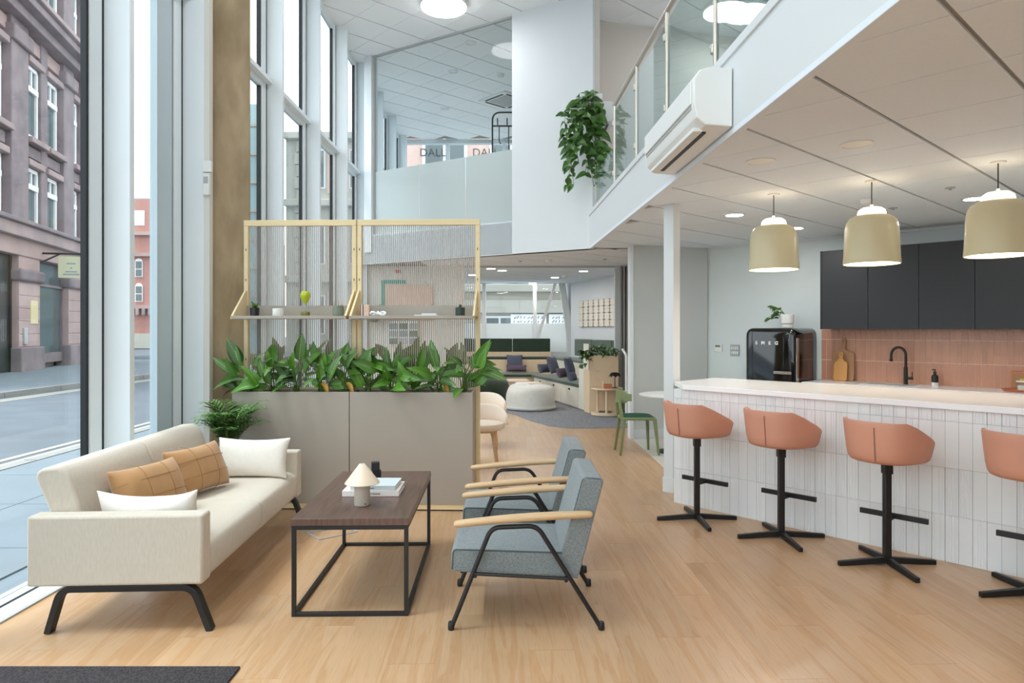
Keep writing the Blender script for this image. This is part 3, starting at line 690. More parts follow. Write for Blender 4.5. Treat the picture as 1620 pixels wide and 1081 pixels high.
# ------------------------------------------------------------------ sofa corner
t = thing('sofa', 'cream two-seat sofa on black sled legs beside the glazing', 'sofa', (-2.456, 3.45), math.atan(.046))
SL, SD = 1.93, .875
for a, b in ((0, .11), (SL - .11, SL)):
    MB().box(0, SD, a, b, .243, .60).build('armrest', 'sofa_fabric', t, bevel=.014, seg=3)
mid = SL / 2
for a, b in ((.112, mid - .002), (mid + .002, SL - .112)):
    MB().prof([(.1, .245), (SD - .02, .245), (SD - .005, .265), (SD - .005, .39), (SD - .02, .42), (SD - .06, .44), (SD - .14, .448), (.1, .44)], a, b).build('seat_cushion', 'sofa_fabric', t, bevel=.012, seg=3)
    back = [(.05, .262), (.04, .60), (-.03, .765), (-.025, .80), (.0, .818), (.085, .825), (.125, .80), (.155, .745), (.19, .64), (.21, .52), (.215, .43), (.2, .262)]
    MB().prof(back, a + .006, b - .0).build('backrest', 'sofa_fabric', t, bevel=.014, seg=3)
def ribbon(pts, hw):                              # outline of a flat bar bent along an x-z path
    L_, R_ = [], []
    for i in range(len(pts)):
        a = pts[max(0, i - 1)]; b = pts[min(len(pts) - 1, i + 1)]; q = Vector((b[0] - a[0], b[1] - a[1])).normalized()
        L_.append((pts[i][0] - q.y * hw, pts[i][1] + q.x * hw)); R_.append((pts[i][0] + q.y * hw, pts[i][1] - q.x * hw))
    return L_, R_
for yy in (.006, SL - .056):
    pth = [(p.x, p.z) for p in fillet([(.095, 0, 0), (.16, 0, .226), (.82, 0, .226), (.905, 0, 0)], .06, 6)]
    L_, R_ = ribbon(pth, .0165)
    lg = MB().loft([[(a[0], yy, a[1]), (b[0], yy, b[1]), (b[0], yy + .05, b[1]), (a[0], yy + .05, a[1])] for a, b in zip(L_, R_)])
    lg.build('leg', 'black_metal', t, bevel=.003)
def cushion(name, label, m, loc, wd, ht, th, rz, tilt, seed, group, sag=0, seams=0):
    M = Matrix.Rotation(tilt, 4, 'X')
    c = pillow(wd, ht, th, M, 16, sag, seed).build('cover', m, None, ang=80, sub=1)
    o = thing(name, label, 'cushion', loc, rz, group); c.parent = o
    if seams:
        for zz in (-.16, .16):
            pts = []
            for i in range(15):
                a = -1 + 2 * i / 14
                e = max(0, (1 - abs(a) ** 2.6) * (1 - abs(2 * zz) ** 2.6)) ** .55
                pts.append(M @ Vector((a * wd / 2 * .97, -th / 2 * e - .001, zz * ht)))
            MB().tube(pts, .0016, 5).build('seam', 'tan_seam', o)
            pts = [M @ Vector((zz * wd, -th / 2 * max(0, (1 - abs(b) ** 2.6) * (1 - abs(2 * zz) ** 2.6)) ** .55 - .001, b * ht / 2 * .97)) for b in [-1 + 2 * i / 14 for i in range(15)]]
            MB().tube(pts, .0016, 5).build('seam', 'tan_seam', o)
    return o
g = 'cushions on the cream sofa'
cushion('sofa_cushion', 'white cushion slumped behind the near sofa arm', 'white_cushion', (-1.96, 3.70, .55), .56, .31, .16, R(3), R(14), 1, g, .34)
cushion('sofa_cushion', 'white cushion leaning on the far sofa arm', 'white_cushion', (-1.95, 5.13, .585), .58, .32, .15, R(-2), R(-16), 2, g, .04)
cushion('sofa_cushion', 'tan stitched cushion nearest the near sofa arm', 'tan_cushion', (-2.13, 4.02, .61), .52, .33, .19, R(74), R(-24), 3, g, 0, 1)
cushion('sofa_cushion', 'tan stitched cushion beside the far white cushion', 'tan_cushion', (-2.12, 4.60, .61), .54, .34, .19, R(76), R(-22), 4, g, 0, 1)

# coffee table
t = thing('coffee_table', 'walnut-topped coffee table on a black box frame', 'table', (-1.187, 3.673), math.atan(.02))
TW, TL, q = .626, 1.22, .022
MB().box(-.004, TW + .004, -.004, TL + .004, .491, .53).build('tabletop', 'walnut', t, bevel=.002)
for x in (0, TW - q):
    for y in (0, TL - q): MB().box(x, x + q, y, y + q, 0, .49).build('leg', 'black_metal', t, bevel=.0015)
for z in (0.0, .468):
    for y in (0, TL - q): MB().box(q, TW - q, y, y + q, z, z + q).build('rail', 'black_metal', t, bevel=.0015)
    for x in (0, TW - q): MB().box(x, x + q, q, TL - q, z, z + q).build('rail', 'black_metal', t, bevel=.0015)
TZ = .531
x, y = onz(573, 799, TZ)
t = thing('cone_table_lamp', 'small cordless table lamp with a cream cone shade', 'lamp', (x, y, TZ))
MB().lathe([(.043, 0), (.045, .003), (.045, .135), (.041, .137)], 32).build('base', 'lamp_stone', t)
MB().lathe([(.099, .126), (.1, .129), (.017, .238), (.012, .24), (.01, .238), (.092, .131)], 40).build('shade', 'lamp_cream', t)
MB().tube([(.026, -.0365, .014), (.027, -.038, .014)], .004, 10).build('button', 'black_plastic', t)
def book(label, m, x, y, z, wd, dp, th, rz, ttl=None, group='books on the coffee table'):
    o = thing('book', label, 'book', (x, y, z), rz, group)
    MB().box(0, wd, .006, dp, 0, .003).box(0, wd, .006, dp, th - .003, th).prof([(0, 0), (wd, 0), (wd, th), (0, th)], 0, .007).build('cover', m, o, bevel=.0012)
    MB().box(.004, wd - .004, .006, dp - .005, .003, th - .003).build('pages', 'page_white', o)
    if ttl:
        for s_, px_, sz in ttl: text(s_, sz, 'ink', o, Matrix.Translation((px_, -.0005, th / 2 - sz * .33)) @ Matrix.Rotation(R(90), 4, 'X'), depth=.0004)
    return o
x, y = onz(541, 786, TZ)
book('thick white book at the bottom of the coffee table pile', 'book_white', x, y, TZ, .345, .26, .034, R(1), [('the Home', .19, .02)])
book('pale blue-grey book on top of the coffee table pile', 'book_blue', x + .048, y + .012, TZ + .0345, .275, .225, .03, R(-1), [('The', .05, .014), ('Book', .13, .014)])
x, y = onz(596, 757, TZ)
t = thing('cube_ornament', 'black stacked-cube ornament behind the cone lamp', 'ornament', (x, y, TZ), R(14))
MB().box(-.028, .028, -.028, .028, 0, .056).build('cube', 'black_plastic', t, bevel=.002)
MB().box(-.036, .018, -.03, .024, .056, .112).build('cube', 'black_plastic', t, bevel=.002)
# brushed outline of a floor box
t = MB(); pts = [fl(484, 843), fl(506, 854.5), fl(565, 842), fl(548, 835.5)]
for i in range(4):
    a, b = pts[i], pts[(i + 1) % 4]; t.bar((a[0], a[1], .004), (b[0], b[1], .004), .014, .006)
tag(t.build('floor_box_frame', 'grey_plastic'), 'thin grey floor box frame beyond the coffee table', 'floor box')
tag(MB().box(-2.66, -1.24, 1.2, 3.117, .0, .012).build('door_mat', 'mat_dark', bevel=.003), 'dark speckled door mat in the near corner', 'mat')

# armchairs (built for the near one: x as in the room, y from its near side)
def armchair(label, y):
    t = thing('armchair', label, 'armchair', (0.0, y), 0, 'blue-grey armchairs facing the coffee table')
    for yy, sg in ((0.0, 1), (.60, -1)):
        path = fillet([(-.312, yy, .012), (-.107, yy, .527), (.13, yy, .536), (.458, yy, .012)], .05, 6)
        fr = MB().tube(path, .0125, 10).build('leg_frame', 'black_metal', t)
        MB().tube([(-.197, yy, .288), (.30, yy, .262)], .009, 8).build('side_rail', 'black_metal', fr)
        for x in (-.314, .461): MB().lathe([(.015, 0), (.017, .004), (.0155, .035), (.0125, .042)], 12, (x, yy, 0)).build('foot', 'black_plastic', fr)
        ra = []
        for i in range(17):
            f = (0, .006, .02, .05)[i] if i < 4 else (1 - (0, .006, .02, .05)[16 - i] if i > 12 else .05 + .9 * (i - 3) / 10)
            x = -.30 + .715 * f; z = .532 + .052 * f + .008 * math.sin(math.pi * f); e = (.45, .75, .92, 1)[min(i, 16 - i, 3)]
            hw, hh = (.024 + .006 * math.sin(math.pi * f)) * e, (.0185 + .003 * math.sin(math.pi * f)) * e
            ra.append([(x, yy + hw * math.cos(2 * math.pi * k / 14), z + .012 + hh * math.sin(2 * math.pi * k / 14)) for k in range(14)])
        MB().loft(ra).build('armrest', 'oak', t, ang=60)
    for x, z in ((-.19, .275), (.28, .252)): MB().tube([(x, .0, z), (x, .6, z)], .010, 8).build('cross_rail', 'black_metal', t)
    seat = [(-.318, .30), (-.30, .285), (.28, .255), (.335, .27), (.29, .385), (-.30, .405), (-.316, .39)]
    MB().prof(seat, .035, .565).build('seat_cushion', 'blue_fabric', t, bevel=.018, seg=4)
    cr = MB(); cr.grid(lambda a, b: (-.30 + .59 * a, .05 + .50 * b, .39 - .015 * a + .03 * (math.sin(math.pi * a) * math.sin(math.pi * b)) ** .5), 12, 12)
    cr.build('seat_crown', 'blue_fabric', t)
    bk = [(.252, .372), (.32, .25), (.345, .25), (.478, .755), (.468, .772), (.38, .782), (.365, .772)]
    MB().prof(bk, .032, .568).build('back_cushion', 'blue_fabric', t, bevel=.016, seg=4)
    for yy in (.036, .564):
        MB().tube(fillet([(-.312, yy, .30), (-.306, yy, .402), (.288, yy, .384)], .02), .004, 6).build('piping', 'blue_piping', t)
        MB().tube(fillet([(.262, yy, .375), (.371, yy, .776), (.47, yy, .768), (.338, yy, .255)], .02), .004, 6).build('piping', 'blue_piping', t)
    return t
armchair('blue-grey armchair nearest the camera with oak armrests', 3.52)
armchair('blue-grey armchair behind, nearer the planter screen', 4.35)

# potted palm behind the sofa
def palm(label, loc, nfr, hgt, spread, seed, m='fern_leaf'):
    rr = random.Random(seed)
    t = thing('potted_palm', label, 'plant', loc)
    MB().lathe([(.075, 0), (.075, .01), (.095, .2), (.1, .205), (.09, .2), (.088, .18), (.01, .178)], 24).build('pot', 'black_pot', t)
    for k in range(nfr):
        a = k * 2.4 + rr.uniform(-.4, .4); h = hgt * rr.uniform(.6, 1.05); s_ = spread * rr.uniform(.45, 1.1)
        P = [Vector((math.cos(a) * s_ * f ** 1.5, math.sin(a) * s_ * f ** 1.5, .18 + h * (f - .28 * f ** 3))) for f in [i / 12 for i in range(13)]]
        fr = MB().tube(P, [.005 - .0035 * i / 12 for i in range(13)], 5).build('frond', 'stem_green', t)
        lf = MB()
        for i in range(4, 13):
            d = (P[i] - P[i - 1]).normalized(); sd = d.cross(Vector((0, 0, 1))).normalized()
            for sg in (-1, 1):
                L_ = .12 * (1 - abs(i - 8) / 9) + .03; w_ = .0095
                dd = (sd * sg + d * .75 + Vector((0, 0, -.12 + rr.uniform(-.1, .1)))).normalized(); cr = dd.cross(Vector((0, 0, 1))).normalized()
                b = P[i]; e = b + dd * L_ - Vector((0, 0, .02)); m_ = b + dd * L_ * .5
                lf.add([b, m_ + cr * w_, e, m_ - cr * w_], [(0, 1, 2, 3)])
        lf.build('leaflets', m, fr, fix=False)
    return t
palm('feathery green palm in a black pot behind the sofa end', (-2.31, 5.56, .32), 46, .62, .27, 5)
t = thing('plant_stand', 'small black stand under the palm behind the sofa', 'stand', (-2.31, 5.56))
MB().lathe([(.12, .3), (.12, .318), (.0, .318)], 20).build('top', 'black_metal', t)
for k in range(3): MB().tube([(.1 * math.cos(k * 2.1), .1 * math.sin(k * 2.1), .3), (.13 * math.cos(k * 2.1), .13 * math.sin(k * 2.1), 0)], .01, 8).build('leg', 'black_metal', t)
# ------------------------------------------------------------------ planter divider with slatted screen and shelf
PX0, PX1, YS = -2.41, -.333, 6.06                 # ends of the planter, plane of the screen
t = thing('planter_divider', 'grey double planter with a cream slatted screen and shelf', 'planter', (0, 0, 0))
xm = -1.392
sk = .035                                        # the unit is turned very slightly
MT = Matrix.Translation((PX1, 5.80, 0)) @ Matrix.Rotation(-sk, 4, 'Z') @ Matrix.Translation((-PX1, -5.80, 0))
def yb(*a): return MB(MT).box(*a)
for a, b in ((PX0, xm - .003), (xm + .003, PX1)):
    pb = MB(MT); pb.box(a, b, 5.80, 5.818, .055, 1.012); pb.box(a, b, 6.02, 6.038, .055, 1.012); pb.box(a, a + .018, 5.818, 6.02, .055, 1.012); pb.box(b - .018, b, 5.818, 6.02, .055, 1.012)
    pb.build('planter_box', 'planter_grey', t, bevel=.002)
    pb = MB(MT); pb.box(a, b, 6.09, 6.108, .055, 1.012); pb.box(a, b, 6.29, 6.308, .055, 1.012); pb.box(a, a + .018, 6.108, 6.29, .055, 1.012); pb.box(b - .018, b + .02, 6.108, 6.29, .055, 1.012)
    pb.build('planter_box', 'planter_grey', t, bevel=.002)
    for y0_, y1_ in ((5.818, 6.02), (6.108, 6.29)):
        yb(a + .018, b - .018, y0_, y1_, .93, .985).build('soil', 'soil', t)
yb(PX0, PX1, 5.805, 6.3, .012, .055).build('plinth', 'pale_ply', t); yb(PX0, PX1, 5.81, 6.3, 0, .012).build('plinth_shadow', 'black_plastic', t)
ZT = 2.474
posts = [(PX0 - .002, PX0 + .036), (xm - .043, xm - .005), (xm + .005, xm + .043), (PX1 - .0, PX1 + .04)]
for k, (a, b) in enumerate(posts):
    po = yb(a, b, YS - .018, YS + .018, 0.0 if k == 3 else .98, ZT).build('post', 'pale_ply', t, bevel=.002)
    for z in (1.27, 1.72, 1.98, 2.25): yb((a + b) / 2 - .003, (a + b) / 2 + .003, YS - .0195, YS - .017, z, z + .022).build('slot', 'black_plastic', po)
for a, b in ((posts[0][0], posts[1][1]), (posts[2][0], posts[3][1])):
    yb(a, b, YS - .02, YS + .02, ZT, ZT + .052).build('top_rail', 'pale_ply', t, bevel=.002)
    yb(a + .04, b - .04, YS - .015, YS + .015, 1.0, 1.03).build('bottom_rail', 'pale_ply', t)
rod = MB().lathe([(.0038, 1.03), (.0038, ZT)], 8).mesh('rod', 'rod_white')
for a, b in ((posts[0][1], posts[1][0]), (posts[2][1], posts[3][0])):
    N = 56
    for i in range(N):
        x = a + (b - a) * (i + .5) / N; p = MT @ Vector((x, YS, 0)); inst('rod', rod, t, (p.x, p.y, 0))
SZ, SF, SB = 1.664, 5.74, YS - .02                # shelf top, front and back edge
for a, b in ((PX0 + .01, xm - .012), (xm + .012, PX1 + .02)):
    sh = yb(a, b, SF, SB, SZ - .026, SZ).build('shelf', 'planter_grey', t, bevel=.002)
    yb(a + .02, b - .02, SB - .012, SB, SZ, SZ + .095).build('upstand', 'planter_grey', sh)
    for x in (a, b - .018):
        q = [(SF + .0, SZ - .027), (SB, SZ - .027), (SB, SZ + .23), (SB - .02, SZ + .23), (SF, SZ - .01)]
        br = MB(MT); br.add([(x, y, z) for y, z in q] + [(x + .018, y, z) for y, z in q], [(0, 1, 2, 3, 4), (9, 8, 7, 6, 5)] + [(i, 5 + i, 5 + (i + 1) % 5, (i + 1) % 5) for i in range(5)])
        br.build('bracket', 'pale_ply', sh, bevel=.0015)
# things on the shelf
def sh_at(px, y=5.86):
    y = y + sk * (PX1 - (px - CX) / F * y); return ((px - CX) / F * y, y, SZ + .001)
t = thing('succulent', 'small succulent in a black pot on the shelf', 'plant', sh_at(403))
MB().lathe([(.028, 0), (.037, .005), (.04, .07), (.036, .072), (.034, .062), (.005, .06)], 20).build('pot', 'black_pot', t)
lm = leaf_mesh('leaf', 'calathea_plain', .075, .02, -.25, .3, 5, 2)
for k in range(16):
    a = k * 2.4; e = .35 + .06 * (k % 9); inst('leaf', lm, t, (0, 0, .062), orient((math.cos(a) * math.cos(e), math.sin(a) * math.cos(e), math.sin(e))), .7 + .4 * (k % 4) / 3)
t = thing('candle_jar', 'plain white ribbed jar on the shelf', 'jar', sh_at(440))
MB().lathe([(.046, 0), (.048, .003), (.048, .05), (.046, .052), (.048, .054), (.048, .062), (.044, .064), (.042, .05), (.005, .048)], 28).build('jar', 'white_plastic', t)
t = thing('hourglass', 'lime green and clear hourglass on the shelf', 'hourglass', sh_at(483))
low_ = [(.036, 0), (.041, .012), (.04, .035), (.026, .07), (.009, .092), (.008, .1)]
MB().lathe(low_, 28).build('lower_bulb', 'clear_glass', t); MB().lathe([(.034, .003), (.038, .012), (.038, .034), (.002, .042)], 28).build('sand', 'sand', t)
MB().lathe([(.008, .1), (.012, .11), (.034, .14), (.043, .17), (.042, .195), (.03, .212), (.006, .216)], 28).build('upper_bulb', 'lime_glass', t)
t = thing('pencil_pot', 'sage green pot of pencils on the shelf', 'pot', sh_at(535))
MB().lathe([(.04, 0), (.046, .004), (.05, .045), (.044, .088), (.04, .09), (.04, .08), (.005, .01)], 28).build('pot', 'sage_pot', t)
for k in range(4):
    a = k * 1.7; MB().tube([(.012 * math.cos(a), .012 * math.sin(a), .015), (.034 * math.cos(a), .034 * math.sin(a), .115 + .01 * (k % 2))], .0035, 6).build('pencil', ('oak', 'terracotta')[k % 2], t)
t = thing('striped_box', 'small pink and black striped box on the shelf', 'box', sh_at(577, 5.88))
MB().box(-.04, .042, -.03, .03, 0, .098).build('box', 'pink_board', t, bevel=.002)
for x in (-.036, -.012): MB().box(x, x + .008, -.031, .031, -.0, .0985).build('stripe', 'ink', t)
t = thing('knot_ornament', 'white twisted knot ornament on the shelf', 'ornament', sh_at(598))
pts = [(.05 * math.cos(a) + .012 * math.cos(3 * a), .02 * math.sin(2 * a), .02 + .012 * math.sin(3 * a)) for a in [i * 2 * math.pi / 40 for i in range(40)]]
MB().tube(pts, .011, 8, True).build('knot', 'white_plastic', t)
book('thin white notebook at the bottom on the shelf', 'book_white', *sh_at(655, 5.82)[:2], SZ + .001, .2, .14, .008, R(2), None, 'notebooks on the shelf')
book('small white notebook on top on the shelf', 'book_blue', *sh_at(667, 5.84)[:2], SZ + .0095, .125, .1, .012, R(-3), None, 'notebooks on the shelf')
t = thing('reed_diffuser', 'dark green reed diffuser at the end of the shelf', 'diffuser', sh_at(728))
MB().lathe([(.038, 0), (.041, .003), (.041, .07), (.036, .073), (.012, .074), (.012, .095), (.004, .096)], 28).build('bottle', 'dark_green_pot', t)
for k in range(6):
    a = k * 1.05; MB().tube([(0, 0, .05), (.045 * math.cos(a) - .02, .03 * math.sin(a), .22)], .002, 5).build('reed', 'pink_board', t)

# leafy plants in the planter, each with its own leaves
LM = [leaf_mesh('leaf', 'calathea_striped', .25, .125, .22, .16, 9, 4), leaf_mesh('leaf', 'calathea_plain', .24, .11, .35, .22, 9, 4, 1, .05),
      leaf_mesh('leaf', 'calathea_plain', .2, .085, .12, .2, 8, 4), leaf_mesh('leaf', 'calathea_striped', .19, .08, .4, .18, 8, 4), leaf_mesh('leaf', 'calathea_back', .23, .11, .15, .15, 8, 4)]
YL = leaf_mesh('leaf', 'yellow_leaf', .14, .07, .5, .4, 6, 4, 1, .15)
rr = random.Random(21)
names = ['leafy plant at the left end of the planter, beside the column', 'leafy plant second from the column in the planter', 'leafy plant third from the column, with a tall striped leaf',
         'leafy plant fourth from the column in the planter', 'leafy plant just left of the planter joint', 'leafy plant just right of the planter joint',
         'leafy plant sixth along, right of the planter joint', 'leafy plant third from the right planter end', 'leafy plant second from the right planter end', 'leafy plant at the right end of the planter, leaning out']
for k, lb in enumerate(names):
    x0 = -2.30 + k * .208; yv = 5.915
    t = thing('calathea_plant', lb, 'plant', tuple(MT @ Vector((x0, yv, .985))), 0, 'leafy plants in the grey planter')
    for i in range(19):
        a = rr.uniform(0, 6.28); back_ = i >= 15
        sp = rr.uniform(.02, .15); h = rr.uniform(.05, .27)
        if i == 0: h, sp = .22 + .07 * (k == 2), .03
        if k == 0 and i < 6: a, sp = math.pi + rr.uniform(-.6, .4), rr.uniform(.06, .16)
        if k == 9 and i < 6: a, sp = rr.uniform(-.6, .4), rr.uniform(.08, .18)
        dx, dy = math.cos(a) * sp, min(math.sin(a) * sp * .6 - .02, .06)
        if back_: dy = .24 + rr.uniform(-.02, .05); h = rr.uniform(.17, .30)
        p = Vector((dx, dy, h))
        b0 = Vector((rr.uniform(-.025, .025), (.27 if back_ else rr.uniform(-.02, .02)), -.002))
        MB().tube([b0, b0 * .4 + p * .6 - Vector((dx * .35, dy * .1, -.01)), p], .0042, 5).build('stem', 'stem_green', t)
        el = rr.choice((-.25, 0, .2, .4, .7, 1.0)) + rr.uniform(-.15, .15) if i > 2 else 1.1 + .2 * (i == 0)
        if back_: el = rr.uniform(.5, 1.3)
        d_ = Vector((math.cos(a) * math.cos(el), math.sin(a) * math.cos(el) * .6 - (0 if back_ else .2), math.sin(el)))
        m_ = LM[4] if back_ else rr.choice((LM[0], LM[1], LM[2], LM[3], LM[1]))
        if i == 0: m_ = LM[0] if k % 2 == 0 else LM[2]
        inst('leaf', m_, t, p, orient(d_, (0, -.8, .6), rr.uniform(-.7, .7)), rr.uniform(.72, 1.05))
    if k in (3, 4, 8): inst('leaf', YL, t, (rr.uniform(-.05, .05), -.06, .10), orient((.5, -.4, -.35), (0, -.5, 1)), .8)
# ------------------------------------------------------------------ bar
P0 = (1.454, 6.114); BL = 3.75
t = thing('bar_counter', 'white fluted-tile bar counter with a white stone top', 'counter', (*P0, 0), ANG)
MB().box(0, BL, .014, .75, 0, 1.018).build('carcass', 'grout_grey', t)
TWD = .0785
def tile(pat, h):
    """one ribbed wall tile: flat back, front fluted to the pattern of rib widths."""
    w_ = TWD - .0014; tot = sum(pat); pts = []; x = .0007
    for i, p in enumerate(pat):
        e = w_ * p / tot
        if len(pat) == 1: pts += [(x, -.009), (x + e, -.009)]
        else:
            hgt = -.010 if i % 2 == 0 else -.0076
            pts += [(x + .0012, hgt), (x + e - .0012, hgt)]
        x += e
    poly = [(.0007, .013)] + [(.0007, -.004)] + pts + [(w_ + .0007, -.004), (w_ + .0007, .013)]
    return MB().prism(poly[::-1], .0008, h - .0008).mesh('tile', 'bar_tile', 20)
pats = [[1], [1, .5, 1, .5, 1, .5, 1], [2, .4, 1, .4, 3], [1, .6, 1, .6, 1, .6, 1, .6, 1], [3, .4, 1, .4, 1], [1, .4, 2, .4, 1.5], [1], [1, .5, 4]]
rows = [(0, .311), (.311, .626), (.626, .936), (.936, 1.018)]
TM = {(r, k): tile(pats[k], b - a) for r, (a, b) in enumerate(rows) for k in range(len(pats))}
rr = random.Random(4)
for i in range(int(BL / TWD)):
    for r, (a, b) in enumerate(rows):
        q = rr.random(); wgt = .5 + .5 * math.sin(i * .55 + r * .4)
        k = (rr.choice((1, 2, 3, 4, 5, 7)) if q < .25 + .6 * wgt else rr.choice((0, 6)))
        inst('tile', TM[r, k], t, (i * TWD, 0, a))
top = [(-.165, .25), (.115, -.045), (BL + .1, -.045), (BL + .1, .98), (-.16, .98)]
MB().prism(top, 1.019, 1.06).build('worktop', 'quartz', t, bevel=.003)
# white square post beside the bar
q = Vector((1.522, 6.435)); o = MB().prism([tuple(q), tuple(q + n * .11), tuple(q + n * .11 - u * .11), tuple(q - u * .11)], 0, ZC)
tag(o.build('trim_12', 'white_paint', bevel=.003), 'white square post at the end of the bar', kind='structure')
o = MB().prism([tuple(q + (-n + u) * .008), tuple(q + n * .118 + u * .008), tuple(q + n * .118 - u * .118), tuple(q - u * .118 - n * .008)], 0, .14)
tag(o.build('baseboard_post', 'white_paint', bevel=.003), kind='structure')

# bar stools
def stool(label, x, y, face, group='coral bar stools along the bar'):
    t = thing('bar_stool', label, 'stool', (x, y), 0, group)
    for k in range(4):
        a = k * math.pi / 2 + R(2)
        d_ = Vector((math.cos(a), math.sin(a), 0)); s_ = Vector((-d_.y, d_.x, 0))
        q0, q1 = d_ * .015, d_ * .325
        lg = MB().loft([[q0 + s_ * i * .016 + Vector((0, 0, z)) for i, z in ((-1, .012), (1, .012), (1, .055), (-1, .055))],
                        [q1 + s_ * i * .014 + Vector((0, 0, z)) for i, z in ((-1, 0), (1, 0), (1, .03), (-1, .03))]])
        lg.build('base_arm', 'black_metal', t, bevel=.003)
    MB().box(-.021, .021, -.021, .021, .03, .665).build('pole', 'black_metal', t, bevel=.003)
    MB().box(-.027, .027, -.027, .027, .60, .69).build('collar', 'black_metal', t, bevel=.003)
    fr = MB(Matrix.Rotation(ANG, 4, 'Z')); fr.box(-.21, .21, .105, .125, .285, .32).box(-.010, .010, .0, .11, .282, .300)
    fr.build('footrest', 'black_metal', t, bevel=.002)
    # shell: high back, sides sweeping down to a low front
    M = Matrix.Translation((0, 0, .685)) @ Matrix.Rotation(face, 4, 'Z')
    N = 56; rings_o = []; rings_i = []
    def rim(th):                                 # th 0 = back, pi = front
        a = abs(math.atan2(math.sin(th), math.cos(th)))
        f = (math.cos(R(58)) - math.cos(a)) / (math.cos(R(58)) - math.cos(R(168))); f = min(1, max(0, f))
        return .275 * (1 - f) + .085 * f
    def rad(th, q_):                             # plan radius, squarish
        c_, s_ = abs(math.cos(th)), abs(math.sin(th)); p = 2.5
        return (q_ / ((c_ ** p + s_ ** p) ** (1 / p)))
    KX, KY = .93, 1.04
    def pos(th, q_, z): r_ = rad(th, q_); return (r_ * math.sin(th) * KX, -r_ * math.cos(th) * KY + .012, z)
    for f, base in ((0, .15), (.015, .195), (.05, .218), (.13, .232), (.3, .241), (.55, .249), (.8, .256), (.95, .26), (1.0, .257)):
        rings_o.append([pos(2 * math.pi * k / N, base, rim(2 * math.pi * k / N) * f) for k in range(N)])
    inner = []
    for f, base in ((1.0, .240), (.95, .230), (.6, .218), (.35, .212)):
        inner.append([pos(2 * math.pi * k / N, base, max(rim(2 * math.pi * k / N) * f, .07)) for k in range(N)])
    inner.append([(x_ * .88, y_ * .88, .086) for x_, y_, z_ in inner[-1]]); inner.append([(x_ * .3, y_ * .3, .095) for x_, y_, z_ in inner[-1]])
    MB(M).loft(rings_o + inner).build('seat_shell', 'coral_leather', t, ang=60)
    for sg in (1,):
        sm = [pos(sg * R(16), .235 + .03 * f, .275 * f) for f in (.1, .3, .5, .7, .88)]
        MB(M).tube(sm, .0028, 6).build('seam', 'coral_seam', t)
    return t
for lb, px_, py_, f in (('coral bar stool at the far end of the bar, beside the white post', 1102.5, 823, -64), ('second coral bar stool from the white post', 1235.7, 851.5, -62),
                        ('third coral bar stool from the white post', 1403.3, 894, -60), ('coral bar stool at the right edge, cut by the frame', 1637, 944, -62)):
    stool(lb, *fl(px_, py_), R(f))

# ------------------------------------------------------------------ kitchen wall (x along the wall, -y into the room)
kz = lambda t_, y_=0, z_=0: (*kp(t_, y_), z_)
def kthing(name, label, cat, t_=0, y_=0, z_=0, group=None): return thing(name, label, cat, kz(t_, y_, z_), KANG, group)
c0, CW = 1.819, .538
for k, lb in enumerate(('charcoal wall cabinet nearest the fridge', 'charcoal wall cabinet second from the fridge', 'charcoal wall cabinet third from the fridge', 'charcoal wall cabinet at the right edge above the tray', 'charcoal wall cabinet furthest right')):
    o = kthing('wall_cabinet', lb, 'cabinet', c0 + k * CW, 0, 0, 'charcoal wall cabinets')
    MB().box(0.001, CW - .001, -.335, -.004, 1.552, 2.52).build('carcass', 'charcoal_carcass', o)
    MB().box(.002, CW - .002, -.357, -.337, 1.55, 2.52).build('door', 'charcoal_door', o, bevel=.0015)
    if k == 0: MB().box(-.018, 0, -.357, -.004, 1.55, 2.522).build('end_panel', 'charcoal_carcass', o)
sp = struct('wall_splashback', 'terracotta pink tiled splashback', kz(c0 - .14, 0, 0), KANG)
MB().box(0, 2.9, -.006, 0, .90, 1.55).build('grout', 'splash_grout', sp)
rws = [(.902, 1.157), (1.159, 1.419), (1.421, 1.549)]
sm_ = [MB().box(.0022, .0578, -.0105, -.004, 0.001, b - a - .003).mesh('tile', 'splash_tile') for a, b in rws]
for i in range(48):
    for r, (a, b) in enumerate(rws): inst('tile', sm_[r], sp, (i * .06, 0, a))
bc = kthing('base_cabinet_run', 'charcoal base cabinets under the back worktop', 'cabinet', c0 - .13)
MB().box(0, 2.9, -.58, -.02, .1, .86).build('carcass', 'charcoal_carcass', bc); MB().box(0, 2.9, -.53, -.02, 0, .1).build('plinth', 'black_plastic', bc)
for k in range(5): MB().box(.003 + k * .58, .577 + k * .58, -.602, -.582, .12, .85).build('door', 'charcoal_door', bc)
wt = kthing('worktop', 'white stone worktop behind the bar', 'worktop', c0 - .14)
MB().box(0, 2.95, -.62, -.013, .862, .90).build('slab', 'quartz', wt, bevel=.002)
snk = MB().box(.62, 1.22, -.5, -.18, .9, .904).build('sink_rim', 'white_plastic', wt, bevel=.002)
MB().box(.66, 1.18, -.46, -.22, .9035, .906).build('basin', 'grey_plastic', snk)
def kpt(px, py, z, off=0):                        # a pixel on a level plane near the kitchen wall
    x, y = onz(px, py, z); return (x, y, z)
def near_wall(px, k):                             # point seen at column px, k metres out from the kitchen wall
    c = (px - CX) / F; b = K0 + kn * k; t_ = (c * b.y - b.x) / (ku.x - c * ku.y); return (*(b + ku * t_), .0)
x, y, _ = near_wall(1433, -.13)
t = thing('tap', 'matt black gooseneck kitchen tap', 'tap', (x, y, .90), KANG)
MB().lathe([(.026, 0), (.026, .008), (.022, .01), (.022, .2), (.016, .205)], 16).build('body', 'black_metal', t)
